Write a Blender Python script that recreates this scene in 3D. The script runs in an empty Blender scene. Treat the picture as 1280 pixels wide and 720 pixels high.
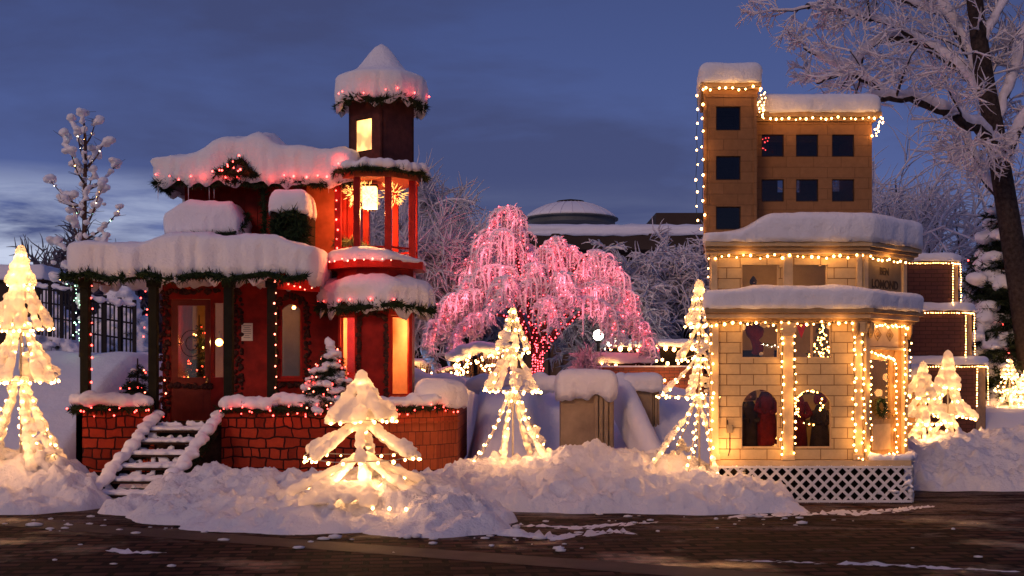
import bpy, bmesh, math, random
from mathutils import Vector, Matrix, noise
from math import sin, cos, pi, radians, sqrt
C = bpy.context.scene.collection
SC = bpy.context.scene
# ------------------------------------------------------------------ camera
F = 1500.0; HZ = 470.0; CH = 1.6
cam_d = bpy.data.cameras.new('camera'); cam = bpy.data.objects.new('camera', cam_d); C.objects.link(cam)
cam.location = (0, 0, CH); cam.rotation_euler = (radians(90), 0, 0)
cam_d.sensor_width = 36; cam_d.lens = F / 1280 * 36; cam_d.shift_y = (HZ - 360) / 1280
cam_d.clip_end = 2000; cam_d.clip_start = .1
SC.camera = cam
SC.view_settings.view_transform = 'Standard'; SC.view_settings.look = 'None'
SC.view_settings.exposure = 0; SC.view_settings.gamma = 1
SC.cycles.max_bounces = 6; SC.cycles.diffuse_bounces = 3; SC.cycles.glossy_bounces = 3
SC.cycles.transparent_max_bounces = 8; SC.cycles.caustics_reflective = False; SC.cycles.caustics_refractive = False
SC.cycles.sample_clamp_indirect = 3; SC.cycles.use_denoising = True
try: SC.cycles.use_light_tree = True
except Exception: pass

def X(px, Y): return (px - 640) / F * Y
def Z(py, Y): return CH + (HZ - py) / F * Y
def W(px, py, Y): return Vector((X(px, Y), Y, Z(py, Y)))

# ------------------------------------------------------------------ node helpers
def nodes_of(nt):
    def N(t, **kw):
        n = nt.nodes.new(t)
        for k, v in kw.items():
            if k.startswith('_'): setattr(n, k[1:], v)
            else:
                k2 = k.replace('__', ' ')
                n.inputs[int(k2[1:]) if k2[0] == 'i' and k2[1:].isdigit() else k2].default_value = v
        return n
    return N, nt.links.new

# ------------------------------------------------------------------ world: dusk sky with broken cloud
SUN_EL, SUN_AZ = 23, 206
world = bpy.data.worlds.new('World'); SC.world = world; world.use_nodes = True
nt = world.node_tree; nt.nodes.clear(); N, L = nodes_of(nt)
tc = N('ShaderNodeTexCoord'); sep = N('ShaderNodeSeparateXYZ'); L(tc.outputs['Generated'], sep.inputs[0])
ramp = N('ShaderNodeValToRGB'); L(sep.outputs['Z'], ramp.inputs[0])
els = ramp.color_ramp.elements
els[0].position = 0.0; els[0].color = (.15, .20, .42, 1)
els[1].position = 1.0; els[1].color = (.05, .075, .22, 1)
for p, c in ((.06, (.115, .16, .37, 1)), (.13, (.082, .118, .31, 1)), (.25, (.060, .090, .255, 1)), (.33, (.048, .071, .205, 1))):
    e = els.new(p); e.color = c
mp = N('ShaderNodeMapping'); mp.inputs['Scale'].default_value = (1.3, 1.3, 3.9); L(tc.outputs['Generated'], mp.inputs[0])
n1 = N('ShaderNodeTexNoise', Scale=2.3, Detail=7, Roughness=.55, Distortion=.25); L(mp.outputs[0], n1.inputs['Vector'])
cr = N('ShaderNodeValToRGB'); L(n1.outputs[0], cr.inputs[0])
cr.color_ramp.elements[0].position = .42; cr.color_ramp.elements[0].color = (0, 0, 0, 1)
cr.color_ramp.elements[1].position = .58; cr.color_ramp.elements[1].color = (1, 1, 1, 1)
mx = N('ShaderNodeMixRGB'); L(cr.outputs[0], mx.inputs[0]); L(ramp.outputs[0], mx.inputs[1]); mx.inputs[2].default_value = (.046, .057, .150, 1)
mfac = N('ShaderNodeMath', _operation='MULTIPLY'); L(cr.outputs[0], mfac.inputs[0]); mfac.inputs[1].default_value = .75; L(mfac.outputs[0], mx.inputs[0])
# brighter torn gaps low in the north-west
mp2 = N('ShaderNodeMapping'); mp2.inputs['Scale'].default_value = (2.6, 2.6, 17); mp2.inputs['Location'].default_value = (3.1, 1.2, .35); L(tc.outputs['Generated'], mp2.inputs[0])
n2 = N('ShaderNodeTexNoise', Scale=1.9, Detail=6, Roughness=.6, Distortion=.4); L(mp2.outputs[0], n2.inputs['Vector'])
cr2 = N('ShaderNodeValToRGB'); L(n2.outputs[0], cr2.inputs[0])
cr2.color_ramp.elements[0].position = .36; cr2.color_ramp.elements[0].color = (0, 0, 0, 1)
cr2.color_ramp.elements[1].position = .60; cr2.color_ramp.elements[1].color = (1, 1, 1, 1)
low = N('ShaderNodeMapRange'); low.inputs['From Min'].default_value = .165; low.inputs['From Max'].default_value = .115; L(sep.outputs['Z'], low.inputs[0])
west = N('ShaderNodeMapRange'); west.inputs['From Min'].default_value = -.05; west.inputs['From Max'].default_value = -.33; L(sep.outputs['X'], west.inputs[0])
west.inputs['To Min'].default_value = .12
m1 = N('ShaderNodeMath', _operation='MULTIPLY'); L(low.outputs[0], m1.inputs[0]); L(west.outputs[0], m1.inputs[1])
m2 = N('ShaderNodeMath', _operation='MULTIPLY'); L(m1.outputs[0], m2.inputs[0]); L(cr2.outputs[0], m2.inputs[1])
mx2 = N('ShaderNodeMixRGB'); L(m2.outputs[0], mx2.inputs[0]); L(mx.outputs[0], mx2.inputs[1]); mx2.inputs[2].default_value = (.56, .62, .80, 1)
bg = N('ShaderNodeBackground', Strength=1.0); L(mx2.outputs[0], bg.inputs[0])
sky = N('ShaderNodeTexSky'); sky.sky_type = 'NISHITA'; sky.sun_disc = False
sky.sun_elevation = radians(1.0); sky.sun_rotation = radians(SUN_AZ)
bg2 = N('ShaderNodeBackground', Strength=.006); L(sky.outputs[0], bg2.inputs[0])
ad = N('ShaderNodeAddShader'); L(bg.outputs[0], ad.inputs[0]); L(bg2.outputs[0], ad.inputs[1])
wo = N('ShaderNodeOutputWorld'); L(ad.outputs[0], wo.inputs[0])
# sun lamp standing in for warm street lamps behind the camera
sl = bpy.data.lights.new('sun', 'SUN'); sl.energy = .82; sl.angle = radians(14); sl.color = (1, .60, .43)
so = bpy.data.objects.new('sun', sl); C.objects.link(so)
az = radians(SUN_AZ); d = Vector((sin(az) * cos(radians(SUN_EL)), cos(az) * cos(radians(SUN_EL)), sin(radians(SUN_EL))))
so.rotation_euler = d.to_track_quat('Z', 'Y').to_euler(); so.location = (0, -10, 20)

# ------------------------------------------------------------------ materials
def mat(name, col, rough=.7, var=0., vscale=6., bump=0., bscale=30., metal=0., spec=.12, col2=None, detail=5):
    m = bpy.data.materials.new(name); m.use_nodes = True; t = m.node_tree; N, L = nodes_of(t)
    b = t.nodes['Principled BSDF']; b.inputs['Roughness'].default_value = rough; b.inputs['Metallic'].default_value = metal
    b.inputs['Specular IOR Level'].default_value = spec
    b.inputs['Base Color'].default_value = (*col, 1)
    tc = N('ShaderNodeTexCoord')
    if var or col2:
        n = N('ShaderNodeTexNoise', Scale=vscale, Detail=detail, Roughness=.6); L(tc.outputs['Object'], n.inputs['Vector'])
        r = N('ShaderNodeValToRGB'); L(n.outputs[0], r.inputs[0]); r.color_ramp.elements[0].position = .35; r.color_ramp.elements[1].position = .68
        c2 = col2 or tuple(min(1, c * (1 + var)) for c in col); c1 = col if col2 else tuple(c * (1 - var) for c in col)
        r.color_ramp.elements[0].color = (*c1, 1); r.color_ramp.elements[1].color = (*c2, 1); L(r.outputs[0], b.inputs['Base Color'])
    if bump:
        n = N('ShaderNodeTexNoise', Scale=bscale, Detail=6, Roughness=.65); L(tc.outputs['Object'], n.inputs['Vector'])
        bp = N('ShaderNodeBump', Strength=1.0, Distance=bump); L(n.outputs[0], bp.inputs['Height']); L(bp.outputs[0], b.inputs['Normal'])
    return m

def brick(name, c1, c2, mortar, bw, bh, ms=.008, rough=.8, distort=0., bump=.006, squash=1.0, offset=.5, mottled=.3):
    m = bpy.data.materials.new(name); m.use_nodes = True; t = m.node_tree; N, L = nodes_of(t)
    b = t.nodes['Principled BSDF']; b.inputs['Roughness'].default_value = rough; b.inputs['Specular IOR Level'].default_value = .15
    tc = N('ShaderNodeTexCoord'); vec = tc.outputs['UV']
    if distort:
        n = N('ShaderNodeTexNoise', Scale=3.5, Detail=2); L(vec, n.inputs['Vector'])
        s = N('ShaderNodeVectorMath', _operation='SUBTRACT'); L(n.outputs['Color'], s.inputs[0]); s.inputs[1].default_value = (.5, .5, .5)
        sc = N('ShaderNodeVectorMath', _operation='SCALE'); L(s.outputs[0], sc.inputs[0]); sc.inputs['Scale'].default_value = distort
        a = N('ShaderNodeVectorMath', _operation='ADD'); L(vec, a.inputs[0]); L(sc.outputs[0], a.inputs[1]); vec = a.outputs[0]
    br = N('ShaderNodeTexBrick'); L(vec, br.inputs['Vector'])
    br.inputs['Color1'].default_value = (*c1, 1); br.inputs['Color2'].default_value = (*c2, 1); br.inputs['Mortar'].default_value = (*mortar, 1)
    br.inputs['Scale'].default_value = 1; br.inputs['Brick Width'].default_value = bw; br.inputs['Row Height'].default_value = bh
    br.inputs['Mortar Size'].default_value = ms; br.inputs['Mortar Smooth'].default_value = .3; br.offset = offset; br.squash = squash; br.squash_frequency = 3
    n = N('ShaderNodeTexNoise', Scale=14, Detail=6, Roughness=.7); L(tc.outputs['Object'], n.inputs['Vector'])
    mr = N('ShaderNodeMapRange'); L(n.outputs[0], mr.inputs[0]); mr.inputs['To Min'].default_value = 1 - mottled; mr.inputs['To Max'].default_value = 1 + mottled
    mu = N('ShaderNodeVectorMath', _operation='SCALE'); L(br.outputs['Color'], mu.inputs[0]); L(mr.outputs[0], mu.inputs['Scale'])
    L(mu.outputs[0], b.inputs['Base Color'])
    hh = N('ShaderNodeMath', _operation='MULTIPLY_ADD'); L(br.outputs['Fac'], hh.inputs[0]); hh.inputs[1].default_value = -1; L(n.outputs[0], hh.inputs[2])
    bp = N('ShaderNodeBump', Strength=1, Distance=bump); L(hh.outputs[0], bp.inputs['Height']); L(bp.outputs[0], b.inputs['Normal'])
    return m

def emis(name, col, s, base=(.8, .8, .8)):
    m = bpy.data.materials.new(name); m.use_nodes = True; b = m.node_tree.nodes['Principled BSDF']
    b.inputs['Base Color'].default_value = (*base, 1); b.inputs['Emission Color'].default_value = (*col, 1); b.inputs['Emission Strength'].default_value = s
    b.inputs['Roughness'].default_value = .4
    return m

def snowmat(name, col=(.86, .87, .90), b1=.02, s1=9, b2=.006, s2=60):
    m = bpy.data.materials.new(name); m.use_nodes = True; t = m.node_tree; N, L = nodes_of(t)
    b = t.nodes['Principled BSDF']; b.inputs['Roughness'].default_value = .65; b.inputs['Base Color'].default_value = (*col, 1)
    b.inputs['Specular IOR Level'].default_value = .25
    b.inputs['Subsurface Weight'].default_value = .0
    tc = N('ShaderNodeTexCoord')
    n = N('ShaderNodeTexNoise', Scale=s1, Detail=5, Roughness=.55); L(tc.outputs['Object'], n.inputs['Vector'])
    n2 = N('ShaderNodeTexNoise', Scale=s2, Detail=4, Roughness=.7); L(tc.outputs['Object'], n2.inputs['Vector'])
    bp = N('ShaderNodeBump', Strength=1, Distance=b1); L(n.outputs[0], bp.inputs['Height'])
    bp2 = N('ShaderNodeBump', Strength=1, Distance=b2); L(n2.outputs[0], bp2.inputs['Height']); L(bp.outputs[0], bp2.inputs['Normal'])
    L(bp2.outputs[0], b.inputs['Normal'])
    return m

def glassmat(name, tint=(1, 1, 1), refl=.12):
    m = bpy.data.materials.new(name); m.use_nodes = True; t = m.node_tree; N, L = nodes_of(t); t.nodes.clear()
    tr = N('ShaderNodeBsdfTransparent'); tr.inputs[0].default_value = (*tint, 1)
    g = N('ShaderNodeBsdfGlossy', Roughness=.08)
    mx = N('ShaderNodeMixShader'); mx.inputs[0].default_value = .05; L(tr.outputs[0], mx.inputs[1]); L(g.outputs[0], mx.inputs[2])
    o = N('ShaderNodeOutputMaterial'); L(mx.outputs[0], o.inputs[0])
    return m

def translucent_snow(name, mixf=.45):
    m = bpy.data.materials.new(name); m.use_nodes = True; t = m.node_tree; N, L = nodes_of(t)
    b = t.nodes['Principled BSDF']; b.inputs['Roughness'].default_value = .5; b.inputs['Base Color'].default_value = (.85, .86, .88, 1)
    tl = N('ShaderNodeBsdfTranslucent'); tl.inputs[0].default_value = (.85, .82, .78, 1)
    mx = N('ShaderNodeMixShader'); mx.inputs[0].default_value = mixf
    L(b.outputs[0], mx.inputs[1]); L(tl.outputs[0], mx.inputs[2]); L(mx.outputs[0], t.nodes['Material Output'].inputs[0])
    tc = N('ShaderNodeTexCoord'); n = N('ShaderNodeTexNoise', Scale=26, Detail=5, Roughness=.6); L(tc.outputs['Object'], n.inputs['Vector'])
    bp = N('ShaderNodeBump', Strength=1, Distance=.012); L(n.outputs[0], bp.inputs['Height']); L(bp.outputs[0], b.inputs['Normal']); L(bp.outputs[0], tl.inputs['Normal'])
    return m

M = dict(
    snow=snowmat('snow'), roofsnow=snowmat('roof_snow', b1=.03, s1=7, b2=.012, s2=34),
    pilesnow=snowmat('ploughed_snow', col=(.80, .80, .83), b1=.05, s1=9, b2=.02, s2=42),
    frost=mat('frost', (.70, .68, .74), .8, .15, 9), pinkfrost=mat('snow_on_twigs', (.86, .80, .84), .8, .06, 9, .01, 30), treesnow=translucent_snow('lit_tree_snow'),
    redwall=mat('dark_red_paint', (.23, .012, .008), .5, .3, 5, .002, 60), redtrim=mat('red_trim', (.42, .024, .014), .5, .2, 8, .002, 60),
    lamplit=mat('lamplit_red', (.40, .085, .035), .6, .2, 6, .002, 50),  # red paint with orange lamplight put into the colour
    post=mat('dark_green_post', (.010, .010, .006), .7, .3, 10, .002, 40),
    darkwood=mat('dark_wood', (.035, .018, .012), .7, .4, 12, .003, 40), soffit=mat('soffit_boards', (.10, .028, .018), .7, .3, 9, .002, 40),
    stone=mat('surround_stone', (.055, .022, .018), .75, .5, 16, .004, 40),
    cobble=brick('red_cobble_block', (.40, .050, .018), (.19, .022, .009), (.03, .008, .006), .24, .145, .013, .7, .12, .02, .55, mottled=.4),
    redbrick=brick('orange_brick', (.40, .10, .035), (.31, .07, .025), (.11, .035, .02), .12, .2, .006, .75, .02, .006),
    lattice_d=mat('dark_lattice', (.03, .02, .016), .8, .3), void=mat('painted_dark', (.012, .009, .008), .9, .2),  # near-black colour standing in for unlit depth
    needle=mat('pine_needles', (.018, .035, .014), .7, .5, 20), needle2=mat('spruce_needles', (.025, .04, .022), .7, .5, 8),
    bark=mat('bark', (.045, .034, .030), .9, .45, 14, .012, 30), barkred=mat('young_bark', (.09, .05, .04), .85, .3, 14, .006, 40),
    cream=brick('cream_blocks', (.56, .42, .22), (.50, .37, .19), (.22, .13, .055), .34, .135, .006, .7, 0, .007, 1.0, .5, .26),
    creamtrim=mat('cream_trim', (.60, .44, .24), .55, .1, 12, .001, 60), creamdark=mat('cornice_wood', (.38, .25, .12), .6, .15, 12, .001, 60),
    tan=brick('tan_panels', (.28, .145, .065), (.25, .128, .056), (.18, .09, .04), .36, .14, .004, .7, 0, .002, 1.0, .5, .30),
    white=mat('white_lattice', (.72, .70, .68), .6, .08, 12, .001, 50), inner=mat('room_wall', (.34, .25, .12), .8, .15, 4), innerdark=mat('loft_wall', (.06, .035, .02), .9, .3, 4),
    brown=brick('dark_brown_brick', (.10, .045, .04), (.085, .038, .034), (.05, .026, .024), .2, .07, .006, .85, 0, .004),
    museum=mat('museum_wall', (.13, .085, .06), .8, .2, .4), museumdark=mat('museum_fascia', (.055, .038, .03), .8, .2, .4), dome=mat('dome_metal', (.10, .11, .11), .5, .2, .6),
    pilaster=mat('buff_concrete', (.34, .26, .17), .85, .22, 3, .004, 60), glass=glassmat('glass', (1, .95, .85), -.03), amber=glassmat('amber_glass', (1, .88, .66), -.03),
    wire=mat('green_wire', (.02, .035, .02), .6, .1), steel=mat('steel_rod', (.35, .33, .30), .5, .1, metal=.3), ice=mat('icicle_ice', (.6, .62, .68), .15, .1),
    cloth_r=mat('red_cloth', (.09, .006, .006), .85, .35, 12, .004, 40), cloth_w=mat('white_fur', (.75, .70, .62), .9, .1, 20, .006, 60), cloth_k=mat('dark_cloth', (.03, .022, .02), .9, .3, 10, .004, 40),
    cloth_b=mat('brown_cloth', (.16, .085, .04), .9, .3, 10, .004, 40), skin=mat('painted_skin', (.50, .30, .20), .5, .1), paper=mat('notice_paper', (.88, .80, .64), .8, .05), ink=mat('ink', (.22, .17, .13), .7, .1),
    signboard=mat('sign_board', (.20, .15, .09), .7, .12, 10, .002, 40), letter=mat('sign_letter', (.05, .035, .02), .6, .1), ribbon=mat('red_ribbon', (.45, .02, .02), .4, .1), gold=mat('gold_ball', (.7, .42, .12), .25, .1, metal=.9, spec=.5),
    ironfence=mat('black_iron', (.015, .014, .016), .5, .2), lampmetal=mat('lamp_post_metal', (.03, .03, .03), .5, .2), lowbrick=brick('garden_wall_brick', (.30, .10, .06), (.25, .08, .05), (.10, .06, .05), .22, .075, .008),
    darkglass=glassmat('tinted_glass', (.50, .50, .55), 0), dusk=mat('dusky_twigs', (.13, .115, .15), .9, .2, 3),  # grey tint dims what shows through the panes
    box=mat('grey_box', (.22, .18, .12), .5, .1),
)
EM = dict(warm=emis('bulb_warm', (1, .46, .13), 24), warm2=emis('bulb_warm_large', (1, .45, .13), 26), red=emis('bulb_red', (1, .045, .035), 14), pink=emis('bulb_pink', (1, .045, .06), 15),
          green=emis('bulb_cool', (.45, 1, .62), 7), white=emis('bulb_white', (1, .85, .62), 14), amberp=emis('bulb_soft_red', (1, .17, .10), 10),
          lamp=emis('lamp_globe', (1, .60, .22), 10), lantern=emis('lantern_panel', (1, .50, .16), 5), pane=emis('lit_pane', (1, .48, .16), 1.6), street=emis('street_globe', (1, .93, .75), 40))

# ------------------------------------------------------------------ mesh builder
class MB:
    def __init__(s): s.v = []; s.f = []
    def add(s, vs, fs):
        o = len(s.v); s.v += [Vector(v) for v in vs]; s.f += [tuple(i + o for i in f) for f in fs]; return s
    def box(s, x0, x1, y0, y1, z0, z1, m=None):
        vs = [Vector(p) for p in ((x0, y0, z0), (x1, y0, z0), (x1, y1, z0), (x0, y1, z0), (x0, y0, z1), (x1, y0, z1), (x1, y1, z1), (x0, y1, z1))]
        if m: vs = [m @ v for v in vs]
        return s.add(vs, [(0, 3, 2, 1), (4, 5, 6, 7), (0, 1, 5, 4), (1, 2, 6, 5), (2, 3, 7, 6), (3, 0, 4, 7)])
    def bar(s, a, b, w, h, up=Vector((0, 0, 1))):
        a = Vector(a); b = Vector(b); d = (b - a); l = d.length
        if l < 1e-6: return s
        d.normalize(); sd = d.cross(up)
        if sd.length < 1e-4: sd = d.cross(Vector((1, 0, 0)))
        sd.normalize(); u = sd.cross(d)
        vs = []
        for p in (a, b):
            for i, j in ((-1, -1), (1, -1), (1, 1), (-1, 1)): vs.append(p + sd * i * w / 2 + u * j * h / 2)
        return s.add(vs, [(3, 2, 1, 0), (4, 5, 6, 7), (0, 1, 5, 4), (1, 2, 6, 5), (2, 3, 7, 6), (3, 0, 4, 7)])
    def prism(s, poly, z0, z1):
        n = len(poly); vs = [(p[0], p[1], z0) for p in poly] + [(p[0], p[1], z1) for p in poly]
        fs = [tuple(reversed(range(n))), tuple(range(n, 2 * n))] + [(i, (i + 1) % n, n + (i + 1) % n, n + i) for i in range(n)]
        return s.add(vs, fs)
    def tube(s, pts, rad, n=6, cap=True):
        pts = [Vector(p) for p in pts]; m = len(pts)
        if m < 2: return s
        if not hasattr(rad, '__len__'): rad = [rad] * m
        vs = []; fs = []; ref = Vector((.13, .21, 1)).normalized(); prev = None
        for i, p in enumerate(pts):
            d = (pts[min(i + 1, m - 1)] - pts[max(i - 1, 0)])
            if d.length < 1e-7: d = Vector((0, 0, 1))
            d.normalize()
            if prev is None:
                a = d.cross(ref)
                if a.length < .05: a = d.cross(Vector((1, 0, 0)))
            else: a = prev - d * prev.dot(d)
            a.normalize(); prev = a; b = d.cross(a)
            for k in range(n):
                t = 2 * pi * k / n; vs.append(p + (a * cos(t) + b * sin(t)) * rad[i])
        for i in range(m - 1):
            for k in range(n): fs.append((i * n + k, i * n + (k + 1) % n, (i + 1) * n + (k + 1) % n, (i + 1) * n + k))
        if cap: fs.append(tuple(reversed(range(n)))); fs.append(tuple((m - 1) * n + k for k in range(n)))
        return s.add(vs, fs)
    def lathe(s, prof, c, n=16, rot=0.):
        c = Vector(c); vs = []; fs = []; m = len(prof)
        for r, z in prof:
            for k in range(n): t = rot + 2 * pi * k / n; vs.append(c + Vector((r * cos(t), r * sin(t), z)))
        for i in range(m - 1):
            for k in range(n): fs.append((i * n + k, i * n + (k + 1) % n, (i + 1) * n + (k + 1) % n, (i + 1) * n + k))
        fs.append(tuple(reversed(range(n)))); fs.append(tuple((m - 1) * n + k for k in range(n)))
        return s.add(vs, fs)
    def ball(s, c, r, sub=1, sq=(1, 1, 1)):
        bm = bmesh.new(); bmesh.ops.create_icosphere(bm, subdivisions=sub, radius=1)
        c = Vector(c); s.add([c + Vector((v.co.x * r * sq[0], v.co.y * r * sq[1], v.co.z * r * sq[2])) for v in bm.verts], [tuple(v.index for v in f.verts) for f in bm.faces]); bm.free(); return s
    def spike(s, p, d, l, w):
        d = d.normalized(); a = d.cross(Vector((.3, .5, .8))); 
        if a.length < .01: a = d.cross(Vector((1, 0, 0)))
        a.normalize(); b = d.cross(a)
        return s.add([p + a * w, p - a * w * .5 + b * w * .87, p - a * w * .5 - b * w * .87, p + d * l], [(0, 1, 3), (1, 2, 3), (2, 0, 3)])
    def build(s, name, m, parent=None, smooth=False, uv=True, recalc=False):
        q_ = parent
        while q_ is not None and '_loc' not in q_ and q_.parent is not None: q_ = q_.parent
        off = Vector(q_['_loc']) if q_ is not None and '_loc' in q_ else Vector((0, 0, 0))
        me = bpy.data.meshes.new(name); me.from_pydata([tuple(v - off) for v in s.v], [], s.f)
        if uv and len(s.f) < 60000:
            ul = me.uv_layers.new(name='UVMap')
            for p in me.polygons:
                nrm = p.normal; 
                if abs(nrm.z) > .9: tu, tv = Vector((1, 0, 0)), Vector((0, 1, 0))
                else:
                    tu = Vector((-nrm.y, nrm.x, 0)).normalized(); tv = Vector((0, 0, 1))
                for li in p.loop_indices:
                    co = me.vertices[me.loops[li].vertex_index].co + off
                    ul.data[li].uv = (co.dot(tu), co.dot(tv))
        me.materials.append(m if not isinstance(m, str) else M[m])
        if smooth: me.shade_smooth() if hasattr(me, 'shade_smooth') else [setattr(p, 'use_smooth', True) for p in me.polygons]
        o = bpy.data.objects.new(name, me); C.objects.link(o)
        if parent is not None: o.parent = parent; 
        if recalc:
            bm = bmesh.new(); bm.from_mesh(me); bmesh.ops.recalc_face_normals(bm, faces=bm.faces); bm.to_mesh(me); bm.free()
        return o

def tag(o, label=None, cat=None, group=None, kind=None):
    if label: o['label'] = label
    if cat: o['category'] = cat
    if group: o['group'] = group
    if kind: o['kind'] = kind
    return o
def thing(name, label, cat, loc, group=None):
    o = bpy.data.objects.new(name, None); o.empty_display_size = .1; C.objects.link(o); o.location = loc; o['_loc'] = tuple(loc)
    return tag(o, label, cat, group)
def bevel(o, w=.01, seg=2):
    b = o.modifiers.new('bevel', 'BEVEL'); b.width = w; b.segments = seg; b.limit_method = 'ANGLE'; return o
def remesh(o, vs=.03, sm=3, disp=0., dscale=.2):
    r = o.modifiers.new('remesh', 'REMESH'); r.mode = 'VOXEL'; r.voxel_size = vs; r.use_smooth_shade = True
    if sm: s = o.modifiers.new('smooth', 'SMOOTH'); s.iterations = sm; s.factor = .6
    if disp:
        tx = bpy.data.textures.new('lumps', 'CLOUDS'); tx.noise_scale = dscale; tx.noise_depth = 3
        d = o.modifiers.new('displace', 'DISPLACE'); d.texture = tx; d.strength = disp; d.mid_level = .5
    return o

# ------------------------------------------------------------------ wall with openings, local: along u (unit), thickness inward n
def wall_holes(a, b, z0, z1, holes, th=.08, arches=()):
    """front face runs a->b (left to right seen from the camera side); holes (u0,u1,z0,z1)."""
    a = Vector((a[0], a[1], 0)); b = Vector((b[0], b[1], 0)); u = (b - a); Lw = u.length; u.normalize(); n = Vector((-u.y, u.x, 0))
    us = sorted({0, Lw, *[h[0] for h in holes], *[h[1] for h in holes]}); zs = sorted({z0, z1, *[h[2] for h in holes], *[h[3] for h in holes]})
    mb = MB(); idx = {}
    def P(i, j, k):
        key = (i, j, k)
        if key not in idx: idx[key] = len(mb.v); mb.v.append(a + u * us[i] + n * (th * k) + Vector((0, 0, zs[j])))
        return idx[key]
    def solid(i, j):
        if i < 0 or j < 0 or i >= len(us) - 1 or j >= len(zs) - 1: return False
        cu = (us[i] + us[i + 1]) / 2; cz = (zs[j] + zs[j + 1]) / 2
        return not any(h[0] < cu < h[1] and h[2] < cz < h[3] for h in holes)
    for i in range(len(us) - 1):
        for j in range(len(zs) - 1):
            if not solid(i, j): continue
            mb.f.append((P(i, j, 0), P(i + 1, j, 0), P(i + 1, j + 1, 0), P(i, j + 1, 0)))
            mb.f.append((P(i, j, 1), P(i, j + 1, 1), P(i + 1, j + 1, 1), P(i + 1, j, 1)))
            if not solid(i - 1, j): mb.f.append((P(i, j, 0), P(i, j + 1, 0), P(i, j + 1, 1), P(i, j, 1)))
            if not solid(i + 1, j): mb.f.append((P(i + 1, j, 0), P(i + 1, j, 1), P(i + 1, j + 1, 1), P(i + 1, j + 1, 0)))
            if not solid(i, j - 1): mb.f.append((P(i, j, 0), P(i, j, 1), P(i + 1, j, 1), P(i + 1, j, 0)))
            if not solid(i, j + 1): mb.f.append((P(i, j + 1, 0), P(i + 1, j + 1, 0), P(i + 1, j + 1, 1), P(i, j + 1, 1)))
    for (u0, u1, zs0, zt) in arches:      # spandrels over an arched opening: springing at zs0, crown at zt
        uc = (u0 + u1) / 2; r = (u1 - u0) / 2; K = 8
        for sgn in (-1, 1):
            arc = [(uc + sgn * r * cos(pi / 2 * k / K), zs0 + (zt - zs0) * sin(pi / 2 * k / K)) for k in range(K + 1)]
            cor = (uc + sgn * r, zt)
            for k in range(K):
                q = [arc[k], arc[k + 1], cor]
                vs = [a + u * p[0] + n * (.001) + Vector((0, 0, p[1])) for p in q] + [a + u * p[0] + n * (th - .001) + Vector((0, 0, p[1])) for p in q]
                f = [(0, 1, 2), (5, 4, 3), (0, 3, 4, 1)]
                if sgn > 0: f = [tuple(reversed(x)) for x in f]
                mb.add(vs, f)
    return mb, a, u, n

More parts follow.
